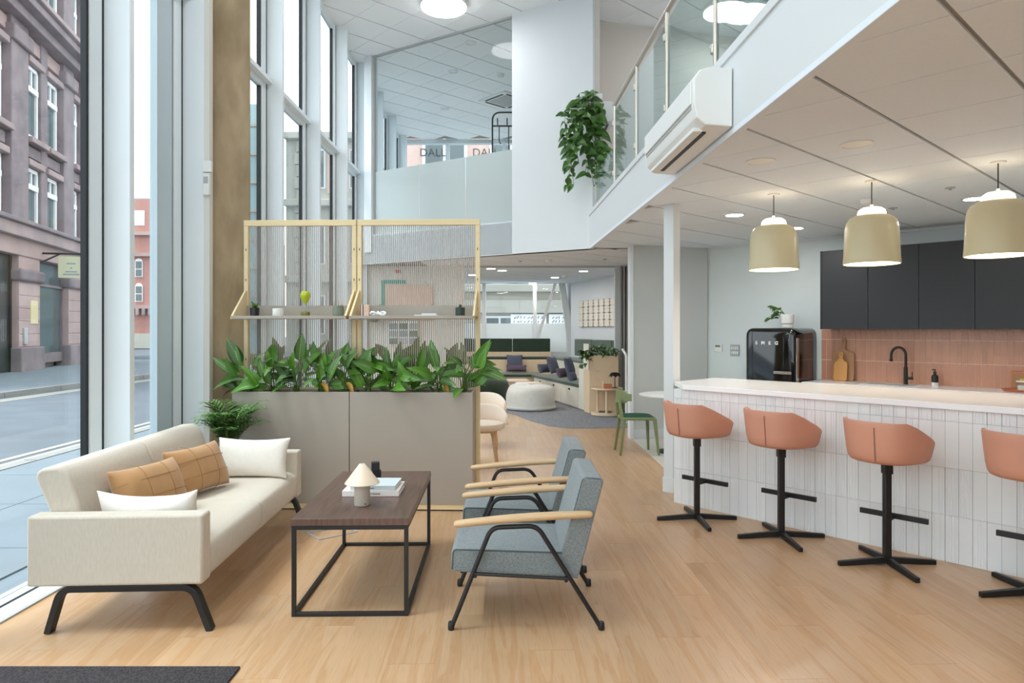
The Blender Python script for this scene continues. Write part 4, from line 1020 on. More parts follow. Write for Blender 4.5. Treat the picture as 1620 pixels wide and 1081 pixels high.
pts = [(0, 0, .19), (0, 0, .34)] + [(-.16 / 2 * (1 - math.cos(a)) * .98, -.10 * (1 - math.cos(a)) / 2 * 0, .34 + .095 * math.sin(a)) for a in [math.pi * i / 12 for i in range(1, 13)]] + [(-.158, 0, .29)]
MB().tube(pts, .0145, 12).build('spout', 'black_metal', t)
MB().lathe([(.019, 0), (.019, .03)], 14, (-.158, 0, .265)).build('nozzle', 'black_metal', t)
lv = MB().tube([(0, 0, .075), (.075, 0, .075)], .017, 12).tube([(.065, 0, .08), (.068, 0, .15)], .005, 8).build('lever', 'black_metal', t)
x, y, _ = near_wall(1479, -.12)
t = thing('soap_bottle', 'dark amber soap pump bottle beside the tap', 'bottle', (x, y, .90), KANG)
MB().lathe([(.034, 0), (.036, .003), (.036, .04)], 20).build('sleeve', 'white_plastic', t)
MB().lathe([(.035, .04), (.036, .1), (.03, .12), (.014, .13), (.014, .15), (.018, .152), (.018, .162), (.006, .165), (.006, .18)], 20).build('bottle', 'black_plastic', t)
MB().box(-.03, .012, -.008, .008, .178, .19).build('pump', 'black_plastic', t, bevel=.003)
def board(label, m, px, k, wd, ht, hh, th, tilt):
    x, y, _ = near_wall(px, k); o = thing('chopping_board', label, 'board', (x, y, .901), KANG, 'boards leaning on the splashback')
    w2 = wd / 2; r_ = .045
    p = arc(w2 - r_, ht - r_, r_, 0, 75, 4) + [(.03, ht + .03), (.022, ht + hh * .4)] + arc(0, ht + hh - .025, .028, 0, 180, 8) + [(-.022, ht + hh * .4), (-.03, ht + .03)] + arc(-w2 + r_, ht - r_, r_, 105, 180, 4) + [(-w2, .02), (-w2 + .02, 0), (w2 - .02, 0), (w2, .02)]
    M = Matrix.Rotation(tilt, 4, 'X')
    b = MB(M).prof(p, -th, 0).build('board', m, o, bevel=.004)
    MB(M).tube([(0, -th - .001, ht + hh - .03), (0, -th + .002, ht + hh - .03)], .007, 10).build('hanging_hole', 'black_plastic', b)
board('large wooden chopping board with a handle on the splashback', 'board_wood', 1333, -.07, .275, .36, .17, .018, R(-6))
board('small golden chopping board in front of the large one', 'board_pale', 1329, -.13, .165, .25, .11, .014, R(-8))
x, y, _ = near_wall(1612, -.26)
t = thing('serving_tray', 'terracotta round tray at the end of the back worktop', 'tray', (x, y, .901), KANG)
MB().lathe([(.13, 0), (.15, .02), (.145, .022), (.125, .008), (.01, .008)], 28).build('tray', 'terracotta', t)
t = thing('storage_jar', 'clear jar with a white lid on the terracotta tray', 'jar', (x + .03, y - .02, .912), KANG)
MB().lathe([(.05, 0), (.055, .01), (.055, .07), (.05, .085)], 20).build('jar', 'clear_glass', t); MB().lathe([(.05, .003), (.05, .05), (.004, .055)], 20).build('contents', 'white_cushion', t)
MB().lathe([(.062, .085), (.062, .1), (.03, .103)], 20).build('lid', 'white_plastic', t); MB().lathe([(.03, .103), (.03, .118), (.004, .12)], 16).build('lid_top', 'yellow_lid', t)
x, y, _ = near_wall(1617, -.075)
t = thing('wooden_box', 'terracotta box standing behind the jar', 'box', (x, y, .901), KANG); MB().box(-.09, .14, -.05, .05, 0, .2).build('box', 'terracotta', t, bevel=.004); MB().box(-.08, .13, -.052, -.049, .02, .18).build('front', 'board_wood', t)

# fridge
f0, f1 = .957 - .0, 1.623
fr = kthing('fridge', 'glossy black retro fridge with rounded corners', 'fridge', f0, -.03)
FW = f1 - f0
body = [(x, z) for x, z in rrect(0, FW, .06, 1.565, .085, 8)]
MB().prof(body, -.52, 0).build('body', 'black_gloss', fr, bevel=.01, seg=3)
dr_ = MB()
rings = []
for yv, ins in ((-.525, .0), (-.56, .0), (-.600, .004), (-.622, .022), (-.634, .06), (-.639, .12)):
    rings.append([(x, yv, z) for x, z in rrect(ins, FW - ins, .06 + ins, 1.565 - ins, max(.09 - ins * .3, .03), 8)])
dr_.loft(rings).build('door', 'black_gloss', fr, ang=75)
MB().box(FW - .010, FW + .002, -.60, -.53, .1, 1.44).build('door_trim', 'chrome', fr, bevel=.003)
hb = MB().bar((FW - .26, -.672, 1.005), (FW - .035, -.672, 1.005), .018, .034); hb.box(FW - .25, FW - .23, -.67, -.63, .995, 1.015).box(FW - .06, FW - .04, -.67, -.63, .995, 1.015)
hb.build('handle', 'chrome', fr, bevel=.004)
for k, ch in enumerate('SMEG'):
    text(ch, .058, 'white_plastic', fr, Matrix.Translation((.165 + k * .088, -.6425, 1.355)) @ Matrix.Rotation(R(90), 4, 'X'), depth=.004, bold=.0022)
for k in range(4): MB().lathe([(.02, 0), (.02, .065)], 10, (.06 + (k % 2) * (FW - .12), -.08 - .4 * (k // 2), 0)).build('foot', 'black_plastic', fr)
t = kthing('fridge_pothos', 'trailing pothos in a white pot on the fridge', 'plant', f0 + .40, -.38, 1.566)
MB().lathe([(.062, 0), (.072, .005), (.072, .042), (.056, .05), (.08, .058), (.086, .172), (.079, .176), (.076, .15), (.005, .148)], 28, (.035, 0, 0)).build('pot', 'white_plastic', t)
PL_ = leaf_mesh('leaf', 'pothos_leaf', .075, .05, .3, .25, 6, 4)
PL2 = leaf_mesh('leaf', 'pothos_leaf', .06, .045, .6, .3, 6, 4)
rr = random.Random(3); vn = MB()
for k in range(7):
    a = math.pi + rr.uniform(-.7, .7); L_ = rr.uniform(.12, .22); P = []
    for i in range(7):
        f = i / 6; P.append(Vector((.02 + math.cos(a) * L_ * f, -.03 * math.sin(k) * f + math.sin(a) * .08 * f, .155 + .06 * math.sin(math.pi * f * .9) + (.09 if k % 3 == 0 else -.05) * f * f)))
    vn.tube(P, .0025, 5)
    for i in (3, 5, 6): inst('leaf', rr.choice((PL_, PL2)), t, P[i], orient((math.cos(a), rr.uniform(-.9, .2), rr.uniform(-.5, .4)), (0, -.6, .8)), rr.uniform(.9, 1.3))
vn.build('vine', 'stem_green', t)
# controls on the wall
t = thing('wall_thermostat', 'small white thermostat on the kitchen wall', 'thermostat', kz(.07 + .09, -.001, 1.22), KANG)
MB().box(0, .115, -.022, 0, 0, .115).build('housing', 'white_plastic', t, bevel=.004); MB().box(.012, .09, -.0235, -.021, .07, .1).build('display', 'screen_grey', t)
t = thing('switch_panel', 'grey multi-switch panel beside the fridge', 'switch', kz(.40, -.001, 1.17), KANG)
MB().box(0, .14, -.014, 0, 0, .16).build('plate', 'grey_plastic', t, bevel=.002)
for i in range(4):
    for j in range(2): MB().box(.015 + i * .03, .036 + i * .03, -.02, -.013, .025 + j * .065, .065 + j * .065).build('switch', 'white_plastic', t, bevel=.002)

# pendant lamps
def pendant(label, px, py):
    x, y = onz(px, py, ZC); t = thing('pendant_lamp', label, 'lamp', (x, y, 2.07), 0, 'cream bell pendants over the bar')
    o_ = [(.208, 0), (.2095, .004), (.205, .06), (.196, .28), (.186, .33), (.165, .365), (.13, .385), (.110, .39)]
    i_ = [(r - .006, z - .004 if z > .1 else z) for r, z in o_[::-1]]
    rings = o_ + i_
    sh = MB(); N = 40; rg_ = [[(r * math.cos(2 * math.pi * k / N), r * math.sin(2 * math.pi * k / N), z) for k in range(N)] for r, z in rings + [rings[0]]]
    sh.loft(rg_, True, False).build('shade', 'cream_shade', t, ang=50)
    MB().lathe([(.1035, .36), (.1035, .405), (.096, .43), (.07, .448), (.02, .452)], 32).build('diffuser', 'shade_glow', t)
    MB().lathe([(.196, .02), (.194, .026), (.02, .026)], 36).build('lower_diffuser', 'bar_glow', t)
    MB().tube([(0, 0, .45), (0, 0, ZC - 2.07)], .004, 8).build('cord', 'black_plastic', t)
    MB().lathe([(.012, .45), (.012, .475)], 12).build('cord_grip', 'white_plastic', t)
    MB().lathe([(.05, ZC - 2.07 - .012), (.05, ZC - 2.07)], 20).build('ceiling_rose', 'white_plastic', t)
pendant('cream bell pendant at the far end of the bar', 1224, 307); pendant('middle cream bell pendant over the bar', 1379, 286); pendant('cream bell pendant at the right edge over the bar', 1579, 256)

# ceiling fittings
def downlight(label, px, py, lit=True, r=.085, group='recessed downlights'):
    x, y = onz(px, py, ZC); t = thing('downlight', label, 'ceiling light', (x, y, ZC), 0, group)
    MB().lathe([(r + .018, -.001), (r + .018, -.006), (r, -.007), (r, -.002)], 28).build('bezel', 'white_plastic', t)
    MB().lathe([(r, -.003), (r, -.0045), (.002, -.0045)], 28).build('diffuser' if lit else 'reflector', 'down_glow' if lit else 'white_plastic', t)
for a in (('lit downlight left of the far pendant', 1162, 340), ('lit downlight right of the far pendant', 1258, 361), ('lit downlight in the lounge nearest the screen top', 777, 425), ('lit downlight in the lounge above the diagonal brace', 878, 439),
          ('lit downlight in the lounge nearest the grey wall', 923, 429), ('lit downlight in the lounge closest to the window', 843, 448), ('lit downlight seen through the screen edge', 747, 435)): downlight(*a)
for a in (('unlit recessed fitting near the mezzanine edge', 1203, 255), ('unlit recessed fitting above the middle pendant', 1355, 228), ('unlit recessed fitting beside the white post', 1035, 385)): downlight(*a, False, .085, 'unlit recessed fittings')
# more downlights, hidden or outside the picture; kitchen pair added to brighten the wall
for lb, x, y in (('lit downlight over the walkway behind the camera', 2.2, .8), ('lit downlight over the near bar end', 3.6, .8), ('lit downlight far behind the bar stools', 3.0, -1.2), ('lit downlight behind the near bar end', 4.6, -1.2),
                 ('added fill downlight over the kitchen aisle, right of the picture', 5.2, 4.3), ('added fill downlight over the kitchen aisle, hidden by the right pendant', 4.2, 6.2), ('lit downlight over the green bean bag', -.2, 13.8), ('lit downlight over the rear bench corner', -1.2, 16.2)):
    t = thing('downlight', lb, 'ceiling light', (x, y, ZC), 0, 'recessed downlights')
    MB().lathe([(.103, -.001), (.103, -.006), (.085, -.007), (.085, -.002)], 28).build('bezel', 'white_plastic', t); MB().lathe([(.085, -.003), (.085, -.0045), (.002, -.0045)], 28).build('diffuser', 'down_glow', t)
for lb, px, py in (('round white smoke detector over the walkway', 868, 411), ('round white smoke detector behind the middle pendant', 1372, 316), ('small smoke detector over the lounge', 893, 436)):
    x, y = onz(px, py, ZC); t = thing('smoke_detector', lb, 'detector', (x, y, ZC), 0, 'smoke detectors')
    MB().lathe([(.06, 0), (.06, -.02), (.05, -.04), (.02, -.05)], 24).build('housing', 'white_plastic', t); MB().lathe([(.052, -.022), (.05, -.034)], 24).build('vent', 'grey_plastic', t)
for lb, px, py in (('small sprinkler plate near the right pendant', 1503, 297), ('small sprinkler plate right of the middle pendant', 1413, 329), ('small sprinkler plate over the walkway', 823, 413), ('small sprinkler plate near the white column', 957, 410)):
    x, y = onz(px, py, ZC); t = thing('sprinkler', lb, 'sprinkler', (x, y, ZC), 0, 'sprinkler plates'); MB().lathe([(.04, 0), (.04, -.006), (.012, -.008), (.012, -.02), (.002, -.021)], 16).build('plate', 'grey_plastic', t)
def disc(label, x, y, r=.35):
    t = thing('disc_lamp', label, 'ceiling light', (x, y, ZU), 0, 'round disc lamps on the high ceiling')
    MB().lathe([(r - .04, 0), (r - .04, -.02), (r, -.025), (r, -.075), (r - .012, -.078)], 48).build('rim', 'white_plastic', t)
    MB().lathe([(r - .006, -.04), (r - .008, -.09), (r - .03, -.1), (.01, -.101)], 48).build('diffuser', 'lamp_glow', t)
x, y = onz(702, 3, ZU); disc('large round disc lamp over the void by the meeting room glass', x, y)
x, y = onz(1181, 14, ZU); disc('large round disc lamp upstairs behind the glass railing', x, y)
for lb, x, y in (('high above the planter screen', -.9, 6.6), ('high above the coffee table', -.9, 3.2), ('high above the door mat', -.9, -.2), ('upstairs above the bar', 4.0, 6.2), ('upstairs above the near end of the bar', 4.2, 2.0)):
    disc('large round disc lamp ' + lb, x, y)
# ------------------------------------------------------------------ mezzanine railing, air conditioners, hanging plant
t = thing('glass_railing', 'steel and glass railing along the mezzanine edge', 'railing', (0, 0, 0))
py_ = [.9, 2.1, 3.3, 4.53, 5.76, 6.95, 8.16]; rx = lambda y: Xe(y) + .03
for y in py_:
    po = MB().lathe([(.019, ZM + .03), (.019, 4.22)], 12, (rx(y), y, 0)).build('post', 'steel', t)
    for z in (3.42, 4.02): MB().lathe([(.026, -.03), (.03, -.02), (.03, .02), (.026, .03)], 10, (rx(y) - .002, y + .03, z)).build('clamp', 'steel', po)
for a, b in zip(py_, py_[1:]):
    MB().prism([(rx(a) - .005, a + .05), (rx(a) + .005, a + .05), (rx(b) + .005, b - .05), (rx(b) - .005, b - .05)][::-1], 3.32, 4.14).build('pane', 'railing_glass', t)
MB().tube([(rx(-1.0), -1.0, 4.24), (rx(8.2), 8.2, 4.24)], .024, 12).build('handrail', 'steel', t)
MB().prism([(rx(8.3) - .005, 8.3), (rx(8.3) + .005, 8.3), (rx(9.6) + .005, 9.6), (rx(9.6) - .005, 9.6)][::-1], 3.32, 3.75).build('end_pane', 'railing_glass', t)
MB().box(rx(9.62) - .012, rx(9.62) + .012, 9.6, 9.64, ZM + .03, 3.78).build('end_post', 'steel', t)

def aircon(label, M, L_, hgt, dep):
    """wall split unit: x out of the wall, y along it."""
    t = thing('air_conditioner', label, 'air conditioner', tuple(M.translation)); t.matrix_world = M
    pr = [(0, 0), (0, hgt), (dep * .62, hgt), (dep * .86, hgt * .95), (dep, hgt * .80), (dep, hgt * .36), (dep * .93, hgt * .16), (dep * .7, 0.01)]
    MB().prof(pr, .03, L_ - .03).build('body', 'white_plastic', t, bevel=.006, seg=3)
    for a, b in ((0, .03), (L_ - .03, L_)):
        MB().prof(pr, a, b).build('end_cap', 'white_plastic', t, bevel=.008, seg=3)
    MB().box(dep - .001, dep + .012, .04, L_ - .04, hgt * .40, hgt * .80).build('front_panel', 'white_plastic', t, bevel=.006)
    MB().box(dep * .5, dep * .62, .14, L_ - .14, -.002, .012).build('outlet_slot', 'black_plastic', t)
    MB().box(dep * .64, dep * .9, .1, L_ - .1, -.004, .02).build('louvre', 'white_plastic', t, bevel=.004)
    MB().box(dep - .01, dep + .003, .06, L_ - .06, hgt * .34, hgt * .39).build('trim', 'grey_plastic', t)
    MB().box(.03, .09, -.002, .001, hgt * .12, hgt * .3).build('pipe_cover', 'white_plastic', t)
ya = 4.126; sl = math.atan(.0337)
aircon('white wall air conditioner on the mezzanine edge', Matrix.Translation((Xe(ya) - .004, ya, 2.775)) @ Matrix.Rotation(math.pi + sl, 4, 'Z') @ Matrix.Translation((0, -1.3, 0)), 1.3, .36, .235)
aircon('white air conditioner upstairs beside the hanging plant', Matrix.Translation((1.315, 10.14, 4.63)), .8, .31, .22)

# hanging pothos: heart leaves on trailing vines from a small wall planter
t = thing('hanging_pothos', 'lush trailing pothos hanging at the mezzanine corner', 'plant', (1.13, 9.86, 4.9))
MB().box(-.16, .16, -.12, .12, -.12, .02).build('pot', 'white_plastic', t, bevel=.01)
HL = [leaf_mesh('leaf', 'pothos_leaf', .15, .105, .35, .25, 6, 4), leaf_mesh('leaf', 'pothos_leaf', .12, .09, .2, .3, 6, 4), leaf_mesh('leaf', 'pothos_leaf', .10, .075, .5, .2, 6, 4)]
rr = random.Random(11)
for k in range(24):
    a = rr.uniform(0, 6.28); ln = rr.uniform(.5, 1.25) if k > 4 else 1.4; sp = rr.uniform(.05, .27)
    cx_ = -.10 + math.cos(a) * sp; cy_ = math.sin(a) * sp * .8 - .12
    if cy_ > .05: cy_ = .05
    P = [Vector((cx_ * min(1, f * 3) + .05 * math.sin(5 * f + k), cy_ * min(1, f * 3) + .03 * math.cos(4 * f + k), .05 * math.sin(math.pi * min(1, f * 4)) - ln * max(0, f - .08))) for f in [i / 12 for i in range(13)]]
    MB().tube(P, .004, 5).build('vine', 'stem_green', t)
    for i in range(1, 13):
        for _ in range(1 if rr.random() < .3 else (1 if i > 10 else 1)):
            b = a + rr.uniform(-1.6, 1.6)
            inst('leaf', rr.choice(HL), t, P[i], orient((math.cos(b), math.sin(b) - .5, rr.uniform(-.9, .1)), (-.3, -.8, .5), rr.uniform(-.4, .4)), rr.uniform(.85, 1.35))
# upstairs meeting room: coat rack, cassette, fittings
t = thing('coat_rack', 'black tubular coat rack in the upstairs meeting room', 'coat rack', (0, 0, ZM))
a, b = at(779, 300, 13.0), at(845, 300, 13.0)
MB().tube(fillet([(a[0], 13, 0), (a[0], 13, 5.68 - ZM), (b[0], 13, 5.68 - ZM), (b[0], 13, 0)], .16, 6), .016, 8).build('frame', 'black_metal', t)
MB().tube([(a[0], 13, 5.42 - ZM), (b[0], 13, 5.42 - ZM)], .016, 8).build('rail', 'black_metal', t)
for k in range(4):
    x = a[0] + .1 + k * .18
    MB().tube([(x, 13, 5.42 - ZM), (x, 12.85, 5.45 - ZM), (x, 12.83, 5.52 - ZM)], .012, 6).build('hook', 'black_metal', t)
    MB().tube([(x + .03, 12.98, 5.42 - ZM), (x + .03, 12.98, 5.12 - ZM - .15 * (k % 2)), (x + .06, 12.98, 5.07 - ZM - .15 * (k % 2))], .01, 6).build('hanger', 'black_metal', t)
x, y = onz(800, 158, ZU)
t = thing('ceiling_cassette', 'square ceiling air cassette in the upstairs meeting room', 'air conditioner', (x, y, ZU), ANG)
MB().box(-.42, .42, -.42, .42, -.03, 0).build('frame', 'white_plastic', t, bevel=.01)
MB().box(-.26, .26, -.26, .26, -.036, -.028).build('intake_grille', 'grey_plastic', t)
for k in range(4): MB(Matrix.Rotation(k * math.pi / 2, 4, 'Z')).box(-.28, .28, .31, .36, -.036, -.028).build('outlet_slot', 'black_plastic', t)
for lb, px, py in (('small recessed fitting nearest the glass upstairs', 745, 68), ('small recessed fitting in the middle of the upstairs room', 717, 113), ('small recessed fitting deeper in the upstairs room', 704, 172)):
    x, y = onz(px, py, ZU); t = thing('downlight', lb, 'ceiling light', (x, y, ZU), 0, 'unlit fittings upstairs'); MB().lathe([(.1, 0), (.1, -.008), (.07, -.01), (.07, -.004), (.01, -.003)], 24).build('bezel', 'white_plastic', t)
x, y = onz(792, 117, ZU); t = thing('smoke_detector', 'white smoke detector upstairs near the cassette', 'detector', (x, y, ZU)); MB().lathe([(.07, 0), (.07, -.03), (.05, -.06), (.02, -.07)], 24).build('housing', 'white_plastic', t)

# ------------------------------------------------------------------ walkway: green chair, white round table, shell chairs
t = thing('green_chair', 'olive green cafe chair with a dark green seat pad', 'chair', (1.56, 8.56))
for (x, y, dx, dy) in ((-.18, -.19, -.05, -.0), (-.18, .19, -.06, .02), (.19, -.19, .05, -.0), (.17, .18, .02, .02)):
    back_ = x < 0
    MB().loft([[(x + dx + i * .014, y + dy + j * .012, 0) for i, j in ((-1, -1), (1, -1), (1, 1), (-1, 1))], [(x + i * .022, y + j * .018, .45) for i, j in ((-1, -1), (1, -1), (1, 1), (-1, 1))]]).build('leg', 'chair_green', t, bevel=.006)
MB().prism([(-.215, -.205), (.205, -.205), (.215, .2), (-.215, .2)], .43, .465).build('seat_frame', 'chair_green', t, bevel=.012)
MB().grid(lambda a, b: (-.19 + .385 * a, -.19 + .38 * b, .462 + .03 * (math.sin(math.pi * a) * math.sin(math.pi * b)) ** .4), 12, 12).build('seat_pad', 'pad_green', t)
for y in (-.165, .165): MB().loft([[(-.205 + i * .022, y + j * .028, .45) for i, j in ((-1, -1), (1, -1), (1, 1), (-1, 1))], [(-.235 + i * .014, y * .82 + j * .03, .68) for i, j in ((-1, -1), (1, -1), (1, 1), (-1, 1))]]).build('back_post', 'chair_green', t, bevel=.006)
bk = MB(); N = 14; rings = []
for i in range(N + 1):
    f = i / N * 2 - 1; yy = .205 * f; xx = -.25 + .15 * f * f; h0 = .635 + .0 * f; h1 = .80 - .015 * f * f
    if abs(f) > .85: h0 += .03; h1 -= .03
    rings.append([(xx - .009, yy, h0), (xx + .009, yy, h0), (xx + .009, yy, h1), (xx - .009, yy, h1)])
bk.loft(rings).build('backrest', 'chair_green', t, bevel=.007, seg=3)
t = thing('round_table', 'white round pedestal table behind the white post', 'table', (2.03, 8.62))
MB().lathe([(.38, .705), (.42, .715), (.42, .728), (.41, .73), (.01, .73)], 48).build('tabletop', 'white_plastic', t)
MB().lathe([(.03, .01), (.028, .7)], 16).build('column', 'black_metal', t); MB().lathe([(.2, .003), (.2, .012), (.03, .03)], 36).build('base', 'black_metal', t)
def shell_chair(label, x, y, rz=0):
    t = thing('shell_chair', label, 'chair', (x, y), rz, 'cream shell chairs behind the planter')
    MB().lathe([(.2, .44), (.235, .455), (.245, .485), (.235, .515), (.18, .525), (.01, .528)], 36).build('seat', 'chair_shell', t)
    rings = []
    for i in range(17):
        a = R(-78 + 156 * i / 16); f = abs(i - 8) / 8; h0, h1 = .48, .70 - .13 * f ** 2.5
        rings.append([((.262 + e) * math.sin(a), (.262 + e) * math.cos(a), z) for e, z in ((0, h0), (.032, h0), (.04, h1 - .02), (.02, h1), (-.004, h1 - .02))])
    MB().loft(rings).build('backrest', 'chair_shell', t, ang=60)
    for a in (45, 135, 225, 315):
        c_, s_ = math.cos(R(a)), math.sin(R(a)); MB().tube([(c_ * .14, s_ * .14, .45), (c_ * .17, s_ * .17, .38), (c_ * .235, s_ * .235, 0)], [.022, .021, .011], 10).build('leg', 'oak', t)
    MB().lathe([(.16, .42), (.17, .445)], 24).build('under_frame', 'oak', t)
shell_chair('cream shell chair with oak legs just behind the planter', -.325, 7.55)
shell_chair('cream shell chair further back behind the planter', -.36, 8.95)

# wall pieces seen through the screen
t = thing('pinboard', 'pale pink pinboard on the cream wall, seen through the screen', 'board', (0, 12.795, 0))
MB().box(-2.37, -1.48, -.03, 0, 1.72, 2.385).build('board', 'pink_board', t, bevel=.004)
t = thing('teal_frame', 'teal picture frame beside the pinboard behind the screen', 'picture', (0, 12.798, 0))
MB().box(-2.44, -1.99, -.012, 0, 2.40, 2.47).box(-2.44, -2.39, -.012, 0, 1.9, 2.40).build('frame', 'teal', t)
t = thing('exit_sign', 'small red sign hanging under the bulkhead behind the screen', 'sign', (-2.06, 12.3, 2.56)); MB().box(-.05, .05, -.01, .01, 0, .06).build('plate', 'red_sign', t); MB().box(-.04, -.035, -.003, .003, .06, .19).box(.035, .04, -.003, .003, .06, .19).build('hanger', 'grey_plastic', t)
t = thing('wall_fern', 'bushy green plant in a wall pot behind the screen', 'plant', (-2.55, 12.6, 1.78))
MB().lathe([(.07, -.1), (.12, .05), (.11, .055), (.01, .05)], 20).build('pot', 'sage_pot', t); MB().box(-.03, .03, .08, .2, -.06, 0).build('bracket', 'grey_plastic', t)
fm = leaf_mesh('leaf', 'fern_leaf', .22, .07, .5, .25, 6, 2)
for k in range(34):
    a = k * 2.4; e = .15 + 1.2 * ((k * 7) % 10) / 10; inst('leaf', fm, t, (0, 0, .05), orient((math.cos(a) * math.cos(e), math.sin(a) * math.cos(e) * .6 - .2, math.sin(e))), .8 + .5 * ((k * 3) % 5) / 5)
t = thing('picture_grid', 'white shelf grid of pictures low on the cream wall', 'shelf', (0, 12.8, 0))
MB().box(-2.3, -1.75, -.06, 0, 1.25, 1.70).build('back', 'white_plastic', t)
for i in range(3):
    for j in range(3): MB().box(-2.28 + i * .18, -2.13 + i * .18, -.075, -.055, 1.27 + j * .14, 1.38 + j * .14).build('picture', ('sage_pot', 'grey_plastic', 'slate')[(i + j) % 3], t)

# ------------------------------------------------------------------ rear lounge
cp = [fl(*p) for p in ((980, 676.6), (940, 678), (898, 678), (870, 675), (840, 666.6), (815, 656.6), (800, 653))]
tag(MB().prism([(1.95, 10.76)] + cp + [(-.9, 13.4), (-.9, 17.7), (1.3, 17.7), (2.72, 13.0), (1.95, 12.7)], 0.0, .008).build('carpet', 'carpet_grey'), 'speckled grey carpet with a curved edge in the lounge', 'carpet')
# tiered seating along the right wall and the window
L0 = Vector((1.43, 12.62)); ld = Vector((-.26, .966)).normalized(); lr = Vector((ld.y, -ld.x))
def lpt(s_, k): p = L0 + ld * s_ + lr * k; return (p.x, p.y)
t = thing('tiered_bench', 'stepped birch bench with dark green cushions in the lounge', 'bench', (0, 0, 0))
def seg(s0, s1, k0, k1, z0, z1): return MB().prism([lpt(s0, k0), lpt(s0, k1), lpt(s1, k1), lpt(s1, k0)], z0, z1)
seg(.55, 3.5, 0, .66, .02, .42).build('lower_step', 'birch_pale', t)
for k in range(3):
    dw_ = seg(.58 + k * .97, 1.53 + k * .97, -.015, 0, .04, .405).build('drawer', 'birch_pale', t, bevel=.004)
    a_, b_ = .58 + k * .97, 1.53 + k * .97; seg((a_ + b_) / 2 - .05, (a_ + b_) / 2 + .05, -.02, -.01, .34, .375).build('finger_hole', 'black_plastic', dw_)
seg(.55, 3.7, -.02, .66, .421, .48).build('seat_cushion', 'green_velvet', t, bevel=.015)
seg(.25, 4.6, .66, 1.32, .02, .80).build('upper_step', 'birch_pale', t); seg(.28, .55, -.0, .66, .02, .80).build('end_step', 'birch_pale', t)
seg(.28, .55, -.0, .66, .801, .86).build('seat_cushion', 'green_velvet', t, bevel=.012); seg(.6, 4.6, .68, 1.2, .801, .86).build('seat_cushion', 'green_velvet', t, bevel=.015)
for a_, b_ in ((.6, 1.75), (1.77, 2.9), (2.92, 4.05)): seg(a_, b_, 1.2, 1.32, .9, 1.31).build('back_cushion', 'green_velvet', t, bevel=.02)
MB().box(-2.3, .60, 16.2, 16.9, .02, .42).build('lower_step', 'birch', t); MB().box(-2.3, .66, 16.16, 16.88, .421, .48).build('seat_cushion', 'green_velvet', t, bevel=.015)
MB().box(-2.3, 1.0, 16.9, 17.75, .02, .80).build('upper_step', 'birch', t); MB().box(-2.3, .95, 16.92, 17.45, .801, .86).build('seat_cushion', 'green_dark', t, bevel=.015)
MB().box(-2.3, 1.0, 17.5, 17.75, .8, .97).build('ledge', 'birch', t)
for a_, b_ in ((-2.3, -1.02), (-1.0, .005), (.015, .98)): MB().box(a_, b_, 17.52, 17.7, .971, 1.31).build('back_cushion', 'green_dark', t, bevel=.02)
t = thing('birch_planter', 'tall birch planter box with trailing greenery in the lounge', 'planter', (0, 0, 0))
PF = [(1.415, 12.50), (1.95, 12.50), (1.95, 12.76), (1.345, 12.76)]
MB().prism(PF, .01, 1.06).build('box', 'birch', t, bevel=.004); MB().prism([(1.335, 12.76), (1.35, 12.76), (1.41, 12.5), (1.40, 12.5)][::-1], .8, 1.28).build('side_board', 'birch_pale', t)
MB().lathe([(.006, 0), (.006, .004)], 10, (0, 0, 0), Matrix.Translation((1.57, 12.497, .78)) @ Matrix.Rotation(R(90), 4, 'X')).build('hole', 'black_plastic', t)
rr = random.Random(6); gm = leaf_mesh('leaf', 'pothos_leaf', .13, .07, .4, .25, 6, 2)
for k in range(110):
    x = rr.uniform(1.38, 1.95); y = rr.uniform(12.45, 12.74); z = 1.06 + rr.uniform(.0, .22) * (1 - .5 * abs((x - 1.66) / .3)); a = rr.uniform(0, 6.28)
    if rr.random() < .12: x, y, z = 1.36 - rr.uniform(0, .1), 12.46, 1.06 - rr.uniform(-.1, .16)
    inst('leaf', gm, t, (x, y, z), orient((math.cos(a), math.sin(a) - .5, rr.uniform(-.6, .8))), rr.uniform(.7, 1.2))
def lc(label, m, px, py, Y, wd, ht, rz, tilt, seed, th=.14): cushion('lounge_cushion', label, m, at(px, py, Y), wd, ht, th, rz, tilt, seed, 'cushions on the stepped bench')
lc('square slate cushion propped against the rear birch step', 'purple_cushion', 814, 572, 16.8, .42, .36, 0, R(-14), 31)
lc('long mauve bolster lying under the square slate cushion', 'mauve_cushion', 817, 583, 16.65, .54, .17, 0, R(-20), 32)
lc('low slate bolster at the bench corner', 'purple_cushion', 860, 583, 14.9, .42, .22, R(55), R(-18), 33)
lc('upright slate cushion at the bench corner', 'purple_cushion', 875, 578, 14.75, .44, .40, R(62), R(-18), 34)
lc('mauve bolster lying along the right bench', 'mauve_cushion', 890, 590, 13.95, .5, .22, R(60), R(-25), 35)
lc('upright slate cushion near the bench end', 'purple_cushion', 901, 580, 13.75, .42, .40, R(68), R(-16), 36)
lc('slate cushion half hidden at the bench end', 'purple_cushion', 905, 596, 13.4, .34, .20, R(65), R(-25), 37)
